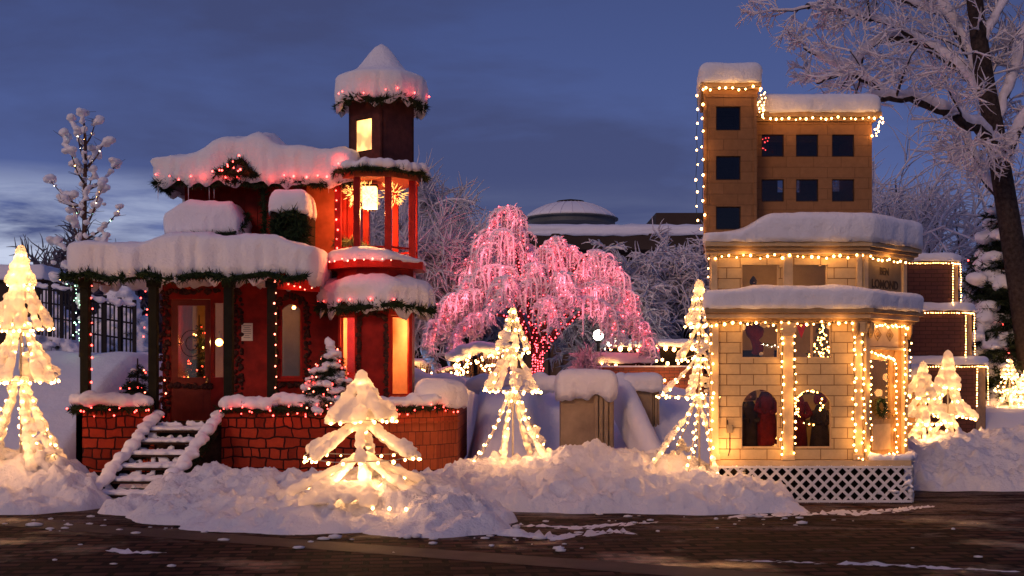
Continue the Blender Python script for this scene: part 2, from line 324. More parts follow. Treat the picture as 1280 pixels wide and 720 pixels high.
# ------------------------------------------------------------------ fallen snow on a flat top
def chaikin(poly, it=2):
    for _ in range(it):
        q = []
        for i in range(len(poly)):
            p0 = poly[i]; p1 = poly[(i + 1) % len(poly)]
            l = sqrt((p0[0] - p1[0]) ** 2 + (p0[1] - p1[1]) ** 2); c = min(.25, .07 / max(l, 1e-4))
            q += [(p0[0] * (1 - c) + p1[0] * c, p0[1] * (1 - c) + p1[1] * c), (p0[0] * c + p1[0] * (1 - c), p0[1] * c + p1[1] * (1 - c))]
        poly = q
    return poly
def snow_slab(name, label, poly, z0, h, drip=.05, over=.05, rnd=.14, bump=.03, seed=0, hf=None, step=.035, m='roofsnow', group=None, flute=.02, parent=None, side=.45, cat='snow cap'):
    poly = chaikin([(p[0], p[1]) for p in poly], 3); n = len(poly)
    ar = sum(poly[i][0] * poly[(i + 1) % n][1] - poly[(i + 1) % n][0] * poly[i][1] for i in range(n))
    if ar < 0: poly = poly[::-1]
    per = []
    for i in range(n):
        p0 = Vector(poly[i]); p1 = Vector(poly[(i + 1) % n]); k = max(1, int((p1 - p0).length / step + .5))
        for j in range(k): per.append(p0.lerp(p1, j / k))
    n = len(per); c = Vector((sum(p.x for p in per) / n, sum(p.y for p in per) / n))
    nor = []
    for i in range(n):
        t = per[(i + 2) % n] - per[i - 2]; t.normalize(); nor.append(Vector((t.y, -t.x)))
    hh = hf or (lambda x, y: h)
    mb = MB(); sd = seed * 13.7; rings = []
    ds = [0, .12 * rnd, .35 * rnd, .65 * rnd, rnd]
    fr = [.8, .6, .4, .2]
    def row(fn): rings.append(len(mb.v)); [mb.v.append(fn(i)) for i in range(n)]
    def nz(x, y, s, a): return noise.noise(Vector((x * s + sd, y * s, sd))) * a
    def dripf(i):
        p = per[i]; v = .55 + noise.noise(Vector((p.x * 5 + sd, p.y * 5, 1.))) * .9 + max(0, noise.noise(Vector((p.x * 11 + sd, p.y * 11, 5.)))) * .45
        return drip * max(.05, v)
    def fl(i, z=0): p = per[i]; return -abs(noise.noise(Vector((p.x * 6.5 + sd, p.y * 6.5, z * .5)))) * flute * 1.5 + noise.noise(Vector((p.x * 9 + sd, p.y * 9, z * 1.2))) * flute + noise.noise(Vector((p.x * 3 + sd, p.y * 3, z))) * flute * 1.3
    row(lambda i: Vector((*(per[i] - nor[i] * .1), z0 + .02)))
    row(lambda i: Vector((*(per[i] + nor[i] * (over * .2 + fl(i))), z0 - dripf(i) * .8)))
    row(lambda i: Vector((*(per[i] + nor[i] * (over * .75 + fl(i))), z0 - dripf(i))))
    hb = [hh(p.x, p.y) for p in per]
    row(lambda i: Vector((*(per[i] + nor[i] * (over * 1.1 + fl(i, .1))), z0 + hb[i] * side * .25)))
    row(lambda i: Vector((*(per[i] + nor[i] * (over * 1.15 + fl(i, .3))), z0 + hb[i] * side * .7)))
    for d_ in ds:
        t = d_ / rnd; 
        def fn(i, t=t, d_=d_):
            v = per[i] - c; l = max(v.length, 1e-4); q = per[i] - v / l * min(d_, l * .9) + nor[i] * over * (1.0 - t) ; 
            z = z0 + hb[i] * side + (hh(q.x, q.y) - hb[i] * side) * sqrt(max(0, 1 - (1 - t) ** 2)) + nz(q.x, q.y, 3, bump) * t + nz(q.x, q.y, 11, bump * .35)
            return Vector((q.x, q.y, z))
        row(fn)
    for f_ in fr:
        def fn(i, f_=f_):
            v = per[i] - c; l = max(v.length, 1e-4); q = c + v / l * max(l - rnd, l * .1) * f_
            return Vector((q.x, q.y, z0 + hh(q.x, q.y) + nz(q.x, q.y, 3, bump) + nz(q.x, q.y, 11, bump * .35)))
        row(fn)
    for a, b in zip(rings, rings[1:]):
        for i in range(n): mb.f.append((a + i, a + (i + 1) % n, b + (i + 1) % n, b + i))
    mb.v.append(Vector((c.x, c.y, z0 + hh(c.x, c.y)))); e = len(mb.v) - 1
    for i in range(n): mb.f.append((rings[-1] + i, rings[-1] + (i + 1) % n, e))
    mb.v.append(Vector((c.x, c.y, z0 + .02))); e = len(mb.v) - 1
    for i in range(n): mb.f.append((rings[0] + (i + 1) % n, rings[0] + i, e))
    o = mb.build(name, m, parent, smooth=True, uv=False)
    if label: tag(o, label, cat, group, 'thing')
    return o

def snow_lumps(name, label, path, r0, r1, seed=0, sp=.06, parent=None, vs=.022, zoff=.0, jit=.04, m='snow', skip=0., group=None, cat='snow'):
    rng = random.Random(seed); mb = MB(); pts = resample(path, sp)
    for p in pts:
        if rng.random() < skip: continue
        r = rng.uniform(r0, r1)
        mb.ball(p + Vector((rng.uniform(-jit, jit), rng.uniform(-jit, jit), zoff + rng.uniform(-jit, jit) * .5)), r, 2, (rng.uniform(.8, 1.25), rng.uniform(.8, 1.2), rng.uniform(.6, 1.0)))
    o = mb.build(name, m, parent, True, uv=False)
    remesh(o, vs, 2, vs * .9, .06)
    if label: tag(o, label, cat, group, 'thing')
    return o

def resample(path, sp):
    path = [Vector(p) for p in path]; out = [path[0].copy()]; acc = 0.
    for a, b in zip(path, path[1:]):
        l = (b - a).length
        if l < 1e-6: continue
        t = sp - acc
        while t <= l: out.append(a.lerp(b, t / l)); t += sp
        acc = l - (t - sp)
    return out

# ------------------------------------------------------------------ garland and strings of bulbs
def garland_mesh(path, r, dens, rng, mb=None, ln=.09):
    mb = mb or MB(); pts = resample(path, .03)
    mb.tube(pts, r * .45, 5)
    for p in pts:
        for _ in range(dens):
            d = Vector((rng.gauss(0, 1), rng.gauss(0, 1), rng.gauss(0, .9) - .15)).normalized()
            mb.spike(p + d * r * .2, d, r * rng.uniform(.8, 1.6), r * .13)
        if rng.random() < .45:
            d = Vector((rng.gauss(0, 1), -abs(rng.gauss(0, 1)), rng.gauss(0, .8) - .5)).normalized(); q = p + d * r * .6
            for _ in range(7):
                e = (d + Vector((rng.gauss(0, .5), rng.gauss(0, .5), rng.gauss(0, .5)))).normalized(); mb.spike(q, e, ln * rng.uniform(.6, 1.3), .009)
    return mb
def garland(label, path, r=.07, dens=9, seed=0, group='pine garlands on the red house', ln=.09):
    o = garland_mesh(path, r, dens, random.Random(seed), None, ln).build('pine_garland', 'needle', uv=False)
    return tag(o, label, 'garland', group)

_bm = {}
def bulb_mesh(kind, r):
    k = (kind, round(r, 4))
    if k not in _bm:
        mb = MB().ball((0, 0, 0), r, 1, (1, 1, 1.15)); me = bpy.data.meshes.new('bulb'); me.from_pydata([tuple(v) for v in mb.v], [], mb.f); me.materials.append(EM[kind]); _bm[k] = me
    return _bm[k]
def bulb(p, kind, r, parent):
    o = bpy.data.objects.new('bulb', bulb_mesh(kind, r)); C.objects.link(o); o.parent = parent; o.location = Vector(p) - Vector(parent['_loc']); return o
def string_lights(label, paths, sp=.1, kind='warm', r=.018, seed=0, jit=.012, group='strings of bulbs on the cream house', sag=0., cat='string lights', limit=100, wire=True, name='string_lights', glow=0., gcol=(1, .45, .13), gstep=11):
    rng = random.Random(seed); sp = sp * (.86 if kind == 'warm' else 1)
    if not hasattr(paths[0][0], '__len__'): paths = [paths]
    root = thing(name, label, cat, tuple(paths[0][0]), group); mb = MB(); allb = []
    for path in paths:
        pts = resample(path, sp)
        fine = [p + Vector((rng.uniform(-jit, jit), 0, rng.uniform(-jit, jit))) for p in pts]
        if len(fine) > 1 and wire: mb.tube(fine, .004, 4)
        allb += [p + Vector((rng.uniform(-jit, jit), -.008, -.012 + rng.uniform(-jit, jit) - .004)) for p in fine]
    if wire and mb.v: mb.build('wire', 'wire', root, uv=False)
    ex = MB()
    for i, p in enumerate(allb):
        if i < limit: bulb(p, kind, r * .66 * rng.uniform(.7, 1.3), root)
        else: ex.ball(p, r * .66, 1)
    if glow:
        for i in range(4, len(allb), gstep):
            l = bpy.data.lights.new('added_glow', 'POINT'); l.energy = glow; l.color = gcol; l.shadow_soft_size = .05; lo = bpy.data.objects.new('added_glow', l); C.objects.link(lo); lo.parent = root; lo.location = allb[i] + Vector((0, -.10, -.02)) - Vector(root['_loc'])  # added point lamps before the string, strengthening the light of its bulbs
    if ex.v: tag(ex.build('bulb_run', EM[kind], root, uv=False), kind='stuff')
    return root
# ------------------------------------------------------------------ ground and terrain
def ss(t): t = min(1, max(0, t)); return t * t * (3 - 2 * t)
def lerp(a, b, t): return a + (b - a) * t
def terr(x, y):
    # height of the terrace behind
    if x < -6.8: H = 2.0
    elif x < -.6: H = lerp(2.0, 1.42, ss((x + 6.8) / 6.2))
    elif x < 2.2: H = 1.42
    else: H = lerp(1.42, 1.0, ss((x - 2.2) / 3.2))
    # line where the slope begins
    def edge(a, b, w=.5): return ss((x - a) / w) * ss((b - x) / w)
    y0 = 16.9 + 5.0 * edge(-6.9, -.45) + 1.8 * edge(2.2, 6.2) + 2.2 * edge(.2, 2.6)
    y0 += .5 * noise.noise(Vector((x * .5, 3, 1)))
    ln = 5.2 if x < -6.5 else 4.0
    if x > 5.5: y0 = 18.2; ln = 4.5
    t = ss((y - y0) / ln)
    z = .10 + (H - .1) * t
    z += .09 * noise.noise(Vector((x * .8, y * .8, 4))) * (.4 + t) + .03 * noise.noise(Vector((x * 3, y * 3, 7)))
    z -= 1.0 * ss(((17.9 if x > 4.8 else 16.6) - y) / 1.2)
    if y > 30: z = H + .3 * noise.noise(Vector((x * .1, y * .1, 2))) * min(1, (y - 30) / 30)
    return z
def ground_mat():
    m = bpy.data.materials.new('wet_pavers'); m.use_nodes = True; t = m.node_tree; N, L = nodes_of(t)
    b = t.nodes['Principled BSDF']; tc = N('ShaderNodeTexCoord')
    rot = N('ShaderNodeMapping'); rot.inputs['Rotation'].default_value = (0, 0, radians(-6)); L(tc.outputs['Object'], rot.inputs[0])
    br = N('ShaderNodeTexBrick'); L(rot.outputs[0], br.inputs['Vector'])
    for k, c in (('Color1', (.085, .036, .029)), ('Color2', (.016, .008, .007)), ('Mortar', (.002, .002, .002))): br.inputs[k].default_value = (*c, 1)
    br.inputs['Scale'].default_value = 1; br.inputs['Brick Width'].default_value = .34; br.inputs['Row Height'].default_value = .19; br.inputs['Mortar Size'].default_value = .03
    big = N('ShaderNodeTexNoise', Scale=.55, Detail=5, Roughness=.6); L(tc.outputs['Object'], big.inputs['Vector'])
    mr = N('ShaderNodeMapRange'); L(big.outputs[0], mr.inputs[0]); mr.inputs['From Min'].default_value = .3; mr.inputs['From Max'].default_value = .7; mr.inputs['To Min'].default_value = .6; mr.inputs['To Max'].default_value = 1.25
    mu = N('ShaderNodeVectorMath', _operation='SCALE'); L(br.outputs['Color'], mu.inputs[0]); L(mr.outputs[0], mu.inputs['Scale'])
    # trodden slush: streaks along the plough direction, thicker close to the banks
    sm = N('ShaderNodeMapping'); sm.inputs['Scale'].default_value = (.45, 1.7, 1); sm.inputs['Rotation'].default_value = (0, 0, radians(-9)); L(tc.outputs['Object'], sm.inputs[0])
    sn = N('ShaderNodeTexNoise', Scale=1.5, Detail=8, Roughness=.68, Distortion=.35); L(sm.outputs[0], sn.inputs['Vector'])
    sep = N('ShaderNodeSeparateXYZ'); L(tc.outputs['Object'], sep.inputs[0])
    near = N('ShaderNodeMapRange'); L(sep.outputs['Y'], near.inputs[0]); near.inputs['From Min'].default_value = 9.8; near.inputs['From Max'].default_value = 14.6; near.inputs['To Min'].default_value = -.115; near.inputs['To Max'].default_value = .105
    a = N('ShaderNodeMath', _operation='ADD'); L(sn.outputs[0], a.inputs[0]); L(near.outputs[0], a.inputs[1])
    sr = N('ShaderNodeMapRange'); L(a.outputs[0], sr.inputs[0]); sr.inputs['From Min'].default_value = .545; sr.inputs['From Max'].default_value = .60
    fine = N('ShaderNodeTexNoise', Scale=22, Detail=5, Roughness=.7); L(tc.outputs['Object'], fine.inputs['Vector'])
    fr = N('ShaderNodeMapRange'); L(fine.outputs[0], fr.inputs[0]); fr.inputs['From Min'].default_value = .35; fr.inputs['From Max'].default_value = .62; fr.inputs['To Min'].default_value = .25
    f = N('ShaderNodeMath', _operation='MULTIPLY'); L(sr.outputs[0], f.inputs[0]); L(fr.outputs[0], f.inputs[1])
    f2 = N('ShaderNodeMath', _operation='MULTIPLY'); L(f.outputs[0], f2.inputs[0]); f2.inputs[1].default_value = .8
    mx = N('ShaderNodeMixRGB'); L(f2.outputs[0], mx.inputs[0]); L(mu.outputs[0], mx.inputs[1]); mx.inputs[2].default_value = (.27, .20, .18, 1)
    L(mx.outputs[0], b.inputs['Base Color'])
    rr = N('ShaderNodeMapRange'); L(big.outputs[0], rr.inputs[0]); rr.inputs['From Min'].default_value = .55; rr.inputs['From Max'].default_value = .68; rr.inputs['To Min'].default_value = .8; rr.inputs['To Max'].default_value = .25
    L(rr.outputs[0], b.inputs['Roughness']); sp_r = N('ShaderNodeMapRange'); L(big.outputs[0], sp_r.inputs[0]); sp_r.inputs['From Min'].default_value = .55; sp_r.inputs['From Max'].default_value = .68; sp_r.inputs['To Min'].default_value = .05; sp_r.inputs['To Max'].default_value = .5; L(sp_r.outputs[0], b.inputs['Specular IOR Level'])
    hs = N('ShaderNodeMath', _operation='MULTIPLY'); L(f.outputs[0], hs.inputs[0]); hs.inputs[1].default_value = 2.
    h2 = N('ShaderNodeMath', _operation='MULTIPLY_ADD'); L(br.outputs['Fac'], h2.inputs[0]); h2.inputs[1].default_value = -.7; L(hs.outputs[0], h2.inputs[2])
    h3 = N('ShaderNodeMath', _operation='ADD'); L(h2.outputs[0], h3.inputs[0]); L(fine.outputs[0], h3.inputs[1])
    bp = N('ShaderNodeBump', Strength=1, Distance=.016); L(h3.outputs[0], bp.inputs['Height']); L(bp.outputs[0], b.inputs['Normal'])
    return m
mb = MB(); mb.add([(-600, -60, 0), (600, -60, 0), (600, 900, 0), (-600, 900, 0)], [(0, 1, 2, 3)])
o = mb.build('ground', ground_mat(), uv=False); tag(o, kind='structure')
# concrete band crossing the pavers
mb = MB(); a = Vector((-5.4, 13.05, .004)); b = Vector((4.2, 8.45, .004)); dd = (b - a).normalized(); nn = Vector((-dd.y, dd.x, 0)) * .24
mb.add([a - nn, b - nn, b + nn, a + nn], [(0, 1, 2, 3)])
o = mb.build('path', mat('concrete_band', (.045, .032, .030), .7, .35, 2.5, .003, 40), uv=False); tag(o, kind='structure')
# snow terrain
mb = MB(); xs = []; x = -14.
while x < 16: xs.append(x); x += .12
ys = []; y = 15.4
while y < 400: ys.append(y); y += .12 if y < 25 else (.5 if y < 40 else 12)
xs = [-400, -150, -70, -35, -20] + xs + [20, 35, 70, 150, 400]
for yy in ys:
    for xx in xs: mb.v.append(Vector((xx, yy, terr(xx, yy) if abs(xx) < 60 else terr(math.copysign(15, xx), yy))))
nx = len(xs)
for j in range(len(ys) - 1):
    for i in range(nx - 1): mb.f.append((j * nx + i, j * nx + i + 1, (j + 1) * nx + i + 1, (j + 1) * nx + i))
o = mb.build('terrain', 'snow', smooth=True, uv=False); tag(o, kind='structure')

def bank(label, ctr, x0, x1, y0, y1, seed, step=.032, hk=1.):
    nx = int((x1 - x0) / step) + 1; ny = int((y1 - y0) / step) + 1; mb = MB(); sd = seed * 7.3
    def hgt(x, y):
        wx = x + .13 * noise.noise(Vector((x * 2.1, y * 2.1, sd))); wy = y + .13 * noise.noise(Vector((x * 2.1, y * 2.1, sd + 9)))
        acc = 0.
        for cx, cy, h, rx, ry in ctr:
            q = ((wx - cx) / rx) ** 2 + ((wy - cy) / ry) ** 2
            if q < 1: v = h * (1 - q) ** .75; acc = (acc ** 3 + v ** 3) ** (1 / 3)
        if acc <= 0: return -.05
        e = min(1, acc / .22)
        t = noise.noise(Vector((x * 2.4, y * 2.4, sd))) * .10
        for k, (s, am) in enumerate(((3.6, .17), (8, .10), (17, .045), (36, .016))):
            t += (.42 - abs(noise.noise(Vector((x * s, y * s * .9, sd + k))))) * am
        c = max(0, noise.noise(Vector((x * 7, y * 7, sd + 30))) - .25) * .16 - max(0, noise.noise(Vector((x * 3.4, y * 3.4, sd + 40))) - .3) * .2
        return acc * hk + (t + c) * e - .03
    for j in range(ny):
        for i in range(nx): xx = x0 + i * step; yy = y0 + j * step; mb.v.append(Vector((xx, yy, hgt(xx, yy))))
    for j in range(ny - 1):
        for i in range(nx - 1):
            q = (j * nx + i, j * nx + i + 1, (j + 1) * nx + i + 1, (j + 1) * nx + i)
            if max(mb.v[k].z for k in q) > -.02: mb.f.append(q)
    o = mb.build('snow_bank', 'pilesnow', smooth=True, uv=False); return tag(o, label, 'snow bank', 'ploughed snow banks')
bank('lumpy ploughed snow bank before the red house, holding up the squat lit tree',
     [(-4.15, 15.2, .34, .6, .6), (-3.7, 14.9, .58, .75, .9), (-2.95, 14.6, .52, .9, 1.1), (-2.1, 14.3, .50, 1., 1.4), (-1.35, 14.0, .62, .95, 1.3), (-.75, 13.3, .36, .75, .9), (-.45, 12.5, .2, .55, .5), (-2.2, 12.9, .22, 1.4, .8), (-3.4, 13.6, .3, 1.0, .8), (-.95, 12.2, .13, .6, .35), (-.2, 12.35, .12, .22, .2), (.0, 12.05, .09, .18, .16), (-4.3, 14.3, .2, .6, .6)], -5.1, .35, 11.5, 16.4, 1, hk=.70)
bank('lumpy snow bank left of the wooden steps, under the tall lit tree', [(-8.4, 15.6, .62, 1.4, 1.2), (-7.2, 15.6, .62, 1.1, 1.1), (-6.3, 15.6, .55, .9, .9), (-5.75, 15.2, .42, .7, .8), (-7.4, 14.6, .3, 1.6, .7), (-5.9, 14.4, .22, .8, .6), (-5.35, 14.7, .22, .5, .6)], -9.6, -4.85, 13.7, 17.0, 2)
bank('long snow bank between the red house and the cream house, below the buff pilasters', [(-.75, 16.2, .42, .7, .9), (-.2, 15.9, .50, .9, 1.0), (.7, 15.9, .66, .95, 1.2), (1.35, 16.0, .70, 1.1, 1.3), (2.05, 15.6, .48, 1.0, 1.2), (2.75, 14.75, .36, .8, .75), (3.15, 14.3, .14, .4, .35), (.9, 14.9, .36, 1.9, .9), (2.1, 14.6, .3, 1.3, .8), (-.4, 15.2, .25, .8, .8), (2.2, 15.95, .5, .6, .6)], -1.6, 3.65, 13.6, 17.4, 3, hk=.78)
bank('broad snow bank right of the cream house, along the wet pavers', [(5.75, 18.0, .45, .7, .9), (6.7, 18.2, .62, 1.1, 1.2), (7.8, 18.4, .75, 1.2, 1.3), (8.9, 18.4, .8, 1.3, 1.4), (6.9, 17.3, .3, 1.8, .7), (8.6, 17.4, .35, 1.6, .8), (10, 18.2, .7, 1.3, 1.3)], 4.95, 11.2, 16.2, 19.9, 4)
# broken clumps on the pavers
rng = random.Random(5); mb = MB()
for _ in range(110):
    k = rng.random()
    if k < .5: x = rng.uniform(-5.5, .8); y = 13.4 - (x + 5.5) * .28 + rng.gauss(-.35, .35)
    elif k < .75: x = rng.uniform(-1, 4); y = 13.9 + rng.gauss(-.5, .35)
    else: x = rng.uniform(-5, 5); y = rng.uniform(10, 14)
    if y < 9.8: continue
    r = abs(rng.gauss(0, .018)) + .008
    if k < .5 and rng.random() < .07: r *= 2.0
    mb.ball((x, y, r * .3), r, 1, (rng.uniform(.8, 2.2), rng.uniform(.8, 1.6), rng.uniform(.3, .6)))
o = mb.build('snow_crumbs', 'pilesnow', smooth=True, uv=False); o['kind'] = 'stuff'
# thin ridges of slush left by the plough
def slush(label, pts, w, h, seed):
    mb = MB(); rng = random.Random(seed); P = resample(pts, .05); n = 7; 
    for i, p in enumerate(P):
        t = i / (len(P) - 1); ww = w * (sin(pi * t) ** .5 + .02) * (1 + .8 * noise.noise(Vector((i * .13, seed, 0))))
        for k in range(n):
            u = k / (n - 1) * 2 - 1; z = h * max(0, 1 - u * u) * (-.35 + 3.6 * abs(noise.noise(Vector((i * .55, k * .45, seed))))) * sin(pi * t) ** .4 - .003
            mb.v.append(Vector((p.x + .03 * noise.noise(Vector((i * .3, k, seed))), p.y + u * ww + .05 * noise.noise(Vector((i * .25, k * .4, seed + 2))), z)))
    for i in range(len(P) - 1):
        for k in range(n - 1): mb.f.append((i * n + k, (i + 1) * n + k, (i + 1) * n + k + 1, i * n + k + 1))
    o = mb.build('slush_ridge', 'pilesnow', smooth=True, uv=False); o['kind'] = 'stuff'; return o
def G(px, py): Y = CH * F / (py - HZ); return Vector((X(px, Y), Y, 0))
slush('', [G(130, 688), G(175, 692), G(215, 690)], .07, .03, 1)
slush('', [G(615, 668), G(700, 672), G(770, 664), G(800, 668)], .16, .035, 2)
slush('', [G(900, 700), G(1000, 703), G(1120, 707), G(1290, 716)], .07, .018, 3)
slush('', [G(620, 655), G(720, 660), G(830, 652)], .15, .02, 4)
slush('', [G(900, 648), G(1000, 642), G(1100, 640), G(1170, 632)], .22, .03, 5)

# ================================================================== RED HOUSE
RX0, RY0 = X(95, 17.0), 17.0
FL = .90
PP = [(RX0, 17.0), (X(480, 17.0), 17.0), (-1.1, 17.45), (X(572, 17.95), 17.95), (-.78, 20.8), (RX0, 20.8)]
house = thing('red_house', 'snow buried dark red wooden house with a porch, cobbled base and octagonal tower', 'house', (-3.6, 17.0, 0))
sx0, sx1 = X(192, 17.0), X(277, 17.0)      # gap for the steps
def offpoly(poly, d):
    n = len(poly); out = []
    for i in range(n):
        p0 = Vector(poly[i - 1]); p1 = Vector(poly[i]); p2 = Vector(poly[(i + 1) % n])
        e1 = (p1 - p0).normalized(); e2 = (p2 - p1).normalized(); n1 = Vector((e1.y, -e1.x)); n2 = Vector((e2.y, -e2.x))
        m = (n1 + n2); m = m / max(.3, (1 + n1.dot(n2))); out.append(tuple(p1 + m * d))
    return out
mb = MB(); mb.prism([(p[0], p[1]) for p in offpoly(PP, -.06)], .30, FL); mb.build('platform_floor', 'darkwood', house)
mb = MB(); mb.prism(offpoly(PP, -.14), .0, .30); mb.build('dark_core', 'void', house)  # solid near-black core, painting the shade under the floor
mb = MB()
def wallstrip(mb, a, b, z0, z1, th=.09):
    w, *_ = wall_holes(a, b, z0, z1, [], th); mb.add(w.v, w.f)
for nm, segs in (('parapet', [(PP[0], (sx0, 17.0))]), ('parapet', [((sx1, 17.0), PP[1])])):
    mb = MB()
    for a, b in segs: wallstrip(mb, a, b, .24, 1.18)
    if segs[0][0] == PP[0]: wallstrip(mb, PP[5], PP[0], .24, 1.18)
    mb.build(nm, 'cobble', house)
mb = MB(); wallstrip(mb, PP[1], PP[2], .24, 1.14); wallstrip(mb, PP[2], PP[3], .24, 1.14); wallstrip(mb, PP[3], PP[4], .24, 1.14); mb.build('parapet', 'redbrick', house)
mb = MB()
for a, b in ((PP[1], PP[2]), (PP[2], PP[3])):
    mb.bar((a[0], a[1] - .015, .93), (b[0] + .01, b[1] - .015, .93), .05, .025)
mb.build('brick_band', 'redbrick', house)
# lattice skirt under the right corner
mb = MB()
for a, b in ((PP[0], PP[1]), (PP[1], PP[2]), (PP[2], PP[3])):
    a = Vector((a[0], a[1] + .03, 0)); b = Vector((b[0], b[1] + .03, 0)); Lw = (b - a).length; u = (b - a).normalized(); k = -.24
    while k < Lw:
        for sg in (1, -1):
            p = a + u * max(0, k); q0 = max(0, -k)
            e = min(.24, Lw - k)
            if e > q0:
                z0_, z1_ = (q0, e) if sg > 0 else (.24 - q0, .24 - e)
                mb.bar(a + u * (k + q0) + Vector((0, -.005 * sg, z0_)), a + u * (k + e) + Vector((0, -.005 * sg, z1_)), .008, .016)
        k += .075
mb.build('lattice_skirt', 'lattice_d', house)
# walls
WY = 18.4
def u_(px, x0): return X(px, WY) - x0
bx0, bx1 = -5.36, -2.42
zt = 3.06
hz = [(u_(213, bx0), u_(263, bx0), FL, 2.78), (u_(267.5, bx0), u_(279, bx0), 1.58, 2.72), (u_(350, bx0), u_(377, bx0), 1.56, 2.70)]
w, *_ = wall_holes((bx0, WY), (bx1, WY), FL, zt, hz, .08, arches=[(hz[2][0], hz[2][1], 2.53, 2.70)])
w.build('wall', 'redwall', house)
mb = MB(); mb.box(bx0, bx0 + .08, WY + .081, 20.6, FL, zt); mb.box(bx1 - .08, bx1, WY + .081, 20.6, FL, zt); mb.box(bx0 + .081, bx1 - .081, 20.5, 20.6, FL, zt); mb.build('wall', 'redwall', house)
ux0 = -5.02
mb = MB(); mb.box(ux0, bx1, WY + .01, 20.5, zt + .09, 4.5); 
for k in range(13): xx = ux0 + .1 + k * .2; mb.box(xx, xx + .015, WY - .004, WY + .02, zt + .1, 4.49)
mb.build('upper_wall', 'redwall', house)
# interior
mb = MB(); mb.box(bx0 + .1, bx1 - .1, 19.75, 19.8, FL + .01, zt - .05); mb.box(bx0 + .1, bx1 - .1, WY + .1, 19.75, FL + .002, FL + .012); mb.box(bx0 + .1, bx1 - .1, WY + .1, 19.75, zt - .04, zt - .02); mb.box(X(330, WY), X(330, WY) + .04, WY + .1, 19.7, FL + .02, zt - .05)
mb.build('interior', 'inner', house)
# door
dz0, dz1 = FL + .02, 2.77; dx0, dx1 = X(214, WY), X(262.3, WY)
door = MB(); y0 = WY + .015; y1 = WY + .055
gx0, gx1, gz0, gz1 = X(222, WY), X(256, WY), 1.58, 2.68
door.box(dx0, gx0, y0, y1, dz0, dz1); door.box(gx1, dx1, y0, y1, dz0, dz1); door.box(gx0, gx1, y0, y1, dz0, gz0); door.box(gx0, gx1, y0, y1, gz1, dz1)
door.box(gx0 + .03, gx1 - .03, y0 - .012, y0 - .001, dz0 + .12, gz0 - .1)
d_o = door.build('door', mat('door_paint', (.16, .022, .015), .35, .2, 8), house)
mb = MB(); mb.box(gx0, gx1, y0 + .015, y0 + .02, gz0, gz1); p = mb.build('pane', 'amber', d_o)
mb = MB()
for i, (cx, cz, r) in enumerate((((gx0 + gx1) / 2, 2.1, .17), ((gx0 + gx1) / 2, 2.1, .09))):
    mb.tube([(cx + r * cos(2 * pi * k / 20), y0 + .008, cz + r * 1.2 * sin(2 * pi * k / 20)) for k in range(21)], .006, 4)
mb.tube([(gx0, y0 + .008, 2.1), ((gx0 + gx1) / 2 - .17, y0 + .008, 2.1)], .006, 4); mb.tube([(gx1, y0 + .008, 2.1), ((gx0 + gx1) / 2 + .17, y0 + .008, 2.1)], .006, 4)
mb.build('leading', 'darkwood', d_o)
mb = MB(); mb.ball((dx1 - .045, y0 - .03, 1.5), .025, 2); mb.box(dx1 - .065, dx1 - .025, y0 - .008, y0 - .001, 1.42, 1.58); mb.build('handle', 'gold', d_o, True)
mb = MB(); mb.box(X(267.5, WY), X(279, WY), WY + .04, WY + .045, 1.58, 2.72); mb.build('sidelight', 'amber', house)
win = MB(); a0, a1 = X(350, WY), X(377, WY); 
for xx in (a0, a1 - .025): win.box(xx, xx + .025, WY + .02, WY + .05, 1.56, 2.70)
win.box(a0 + .025, a1 - .025, WY + .02, WY + .05, 1.56, 1.60); win.box(a0 - .03, a1 + .03, WY - .05, WY - .002, 1.52, 1.555)
wo_ = win.build('window', 'redtrim', house)
mb = MB(); mb.box(a0 + .025, a1 - .025, WY + .03, WY + .035, 1.6, 2.69); mb.build('pane', 'amber', wo_)
# cobbled surrounds round door and windows
rng = random.Random(3)
def surround(path, w=.1, y=WY, name='stone_surround', par=house):
    mb = MB(); P = resample(path, .058)
    for p in P:
        for k in range(3):
            r = rng.uniform(.022, .036); q = p + Vector((rng.uniform(-w, w) * .6, -.012, rng.uniform(-.03, .03)))
            mb.ball(q, r, 1, (rng.uniform(.9, 1.4), .6, rng.uniform(.8, 1.3)))
    for p in resample(path, .02): pass
    return mb.build(name, 'stone', par, True)
surround([(X(206, WY), WY, FL + .1), (X(206, WY), WY, 2.9), (X(297, WY), WY, 2.9), (X(299, WY), WY, FL + .1)], .12)
surround([(X(212, WY), WY, 1.45), (X(266, WY), WY, 1.45)], .06)
surround([(X(344, WY), WY, 1.2), (X(344, WY), WY, 2.6), (X(352, WY), WY, 2.78), (X(364, WY), WY, 2.84), (X(376, WY), WY, 2.78), (X(384, WY), WY, 2.6), (X(384, WY), WY, 1.2)], .07)
surround([(X(344, WY), WY, 1.46), (X(384, WY), WY, 1.46)], .08)
# porch: posts, beam, ceiling
PY = 17.12
for px in (107, 192, 286, 340):
    x = X(px, PY); mb = MB(); s_ = .062
    mb.box(x - s_, x + s_, PY - s_, PY + s_, FL, 2.98); mb.box(x - s_ - .02, x + s_ + .02, PY - s_ - .02, PY + s_ + .02, 2.86, 2.96); mb.box(x - s_ - .02, x + s_ + .02, PY - s_ - .02, PY + s_ + .02, FL + .001, FL + .13)
    bevel(mb.build('post', 'post', house), .008)
px0, px1 = X(92, PY), X(388, PY)
mb = MB(); mb.box(px0, px1, PY - .05, PY + .05, 2.981, 3.08); mb.box(px0, px0 + .1, PY + .051, WY, 2.981, 3.08); mb.build('beam', 'redwall', house)
mb = MB(); mb.box(px0 - .02, px1 + .02, PY - .14, WY + .3, 3.081, 3.13); mb.box(px0 - .1, bx0, WY + .3, 20.4, 3.081, 3.13); mb.build('porch_roof', 'soffit', house)
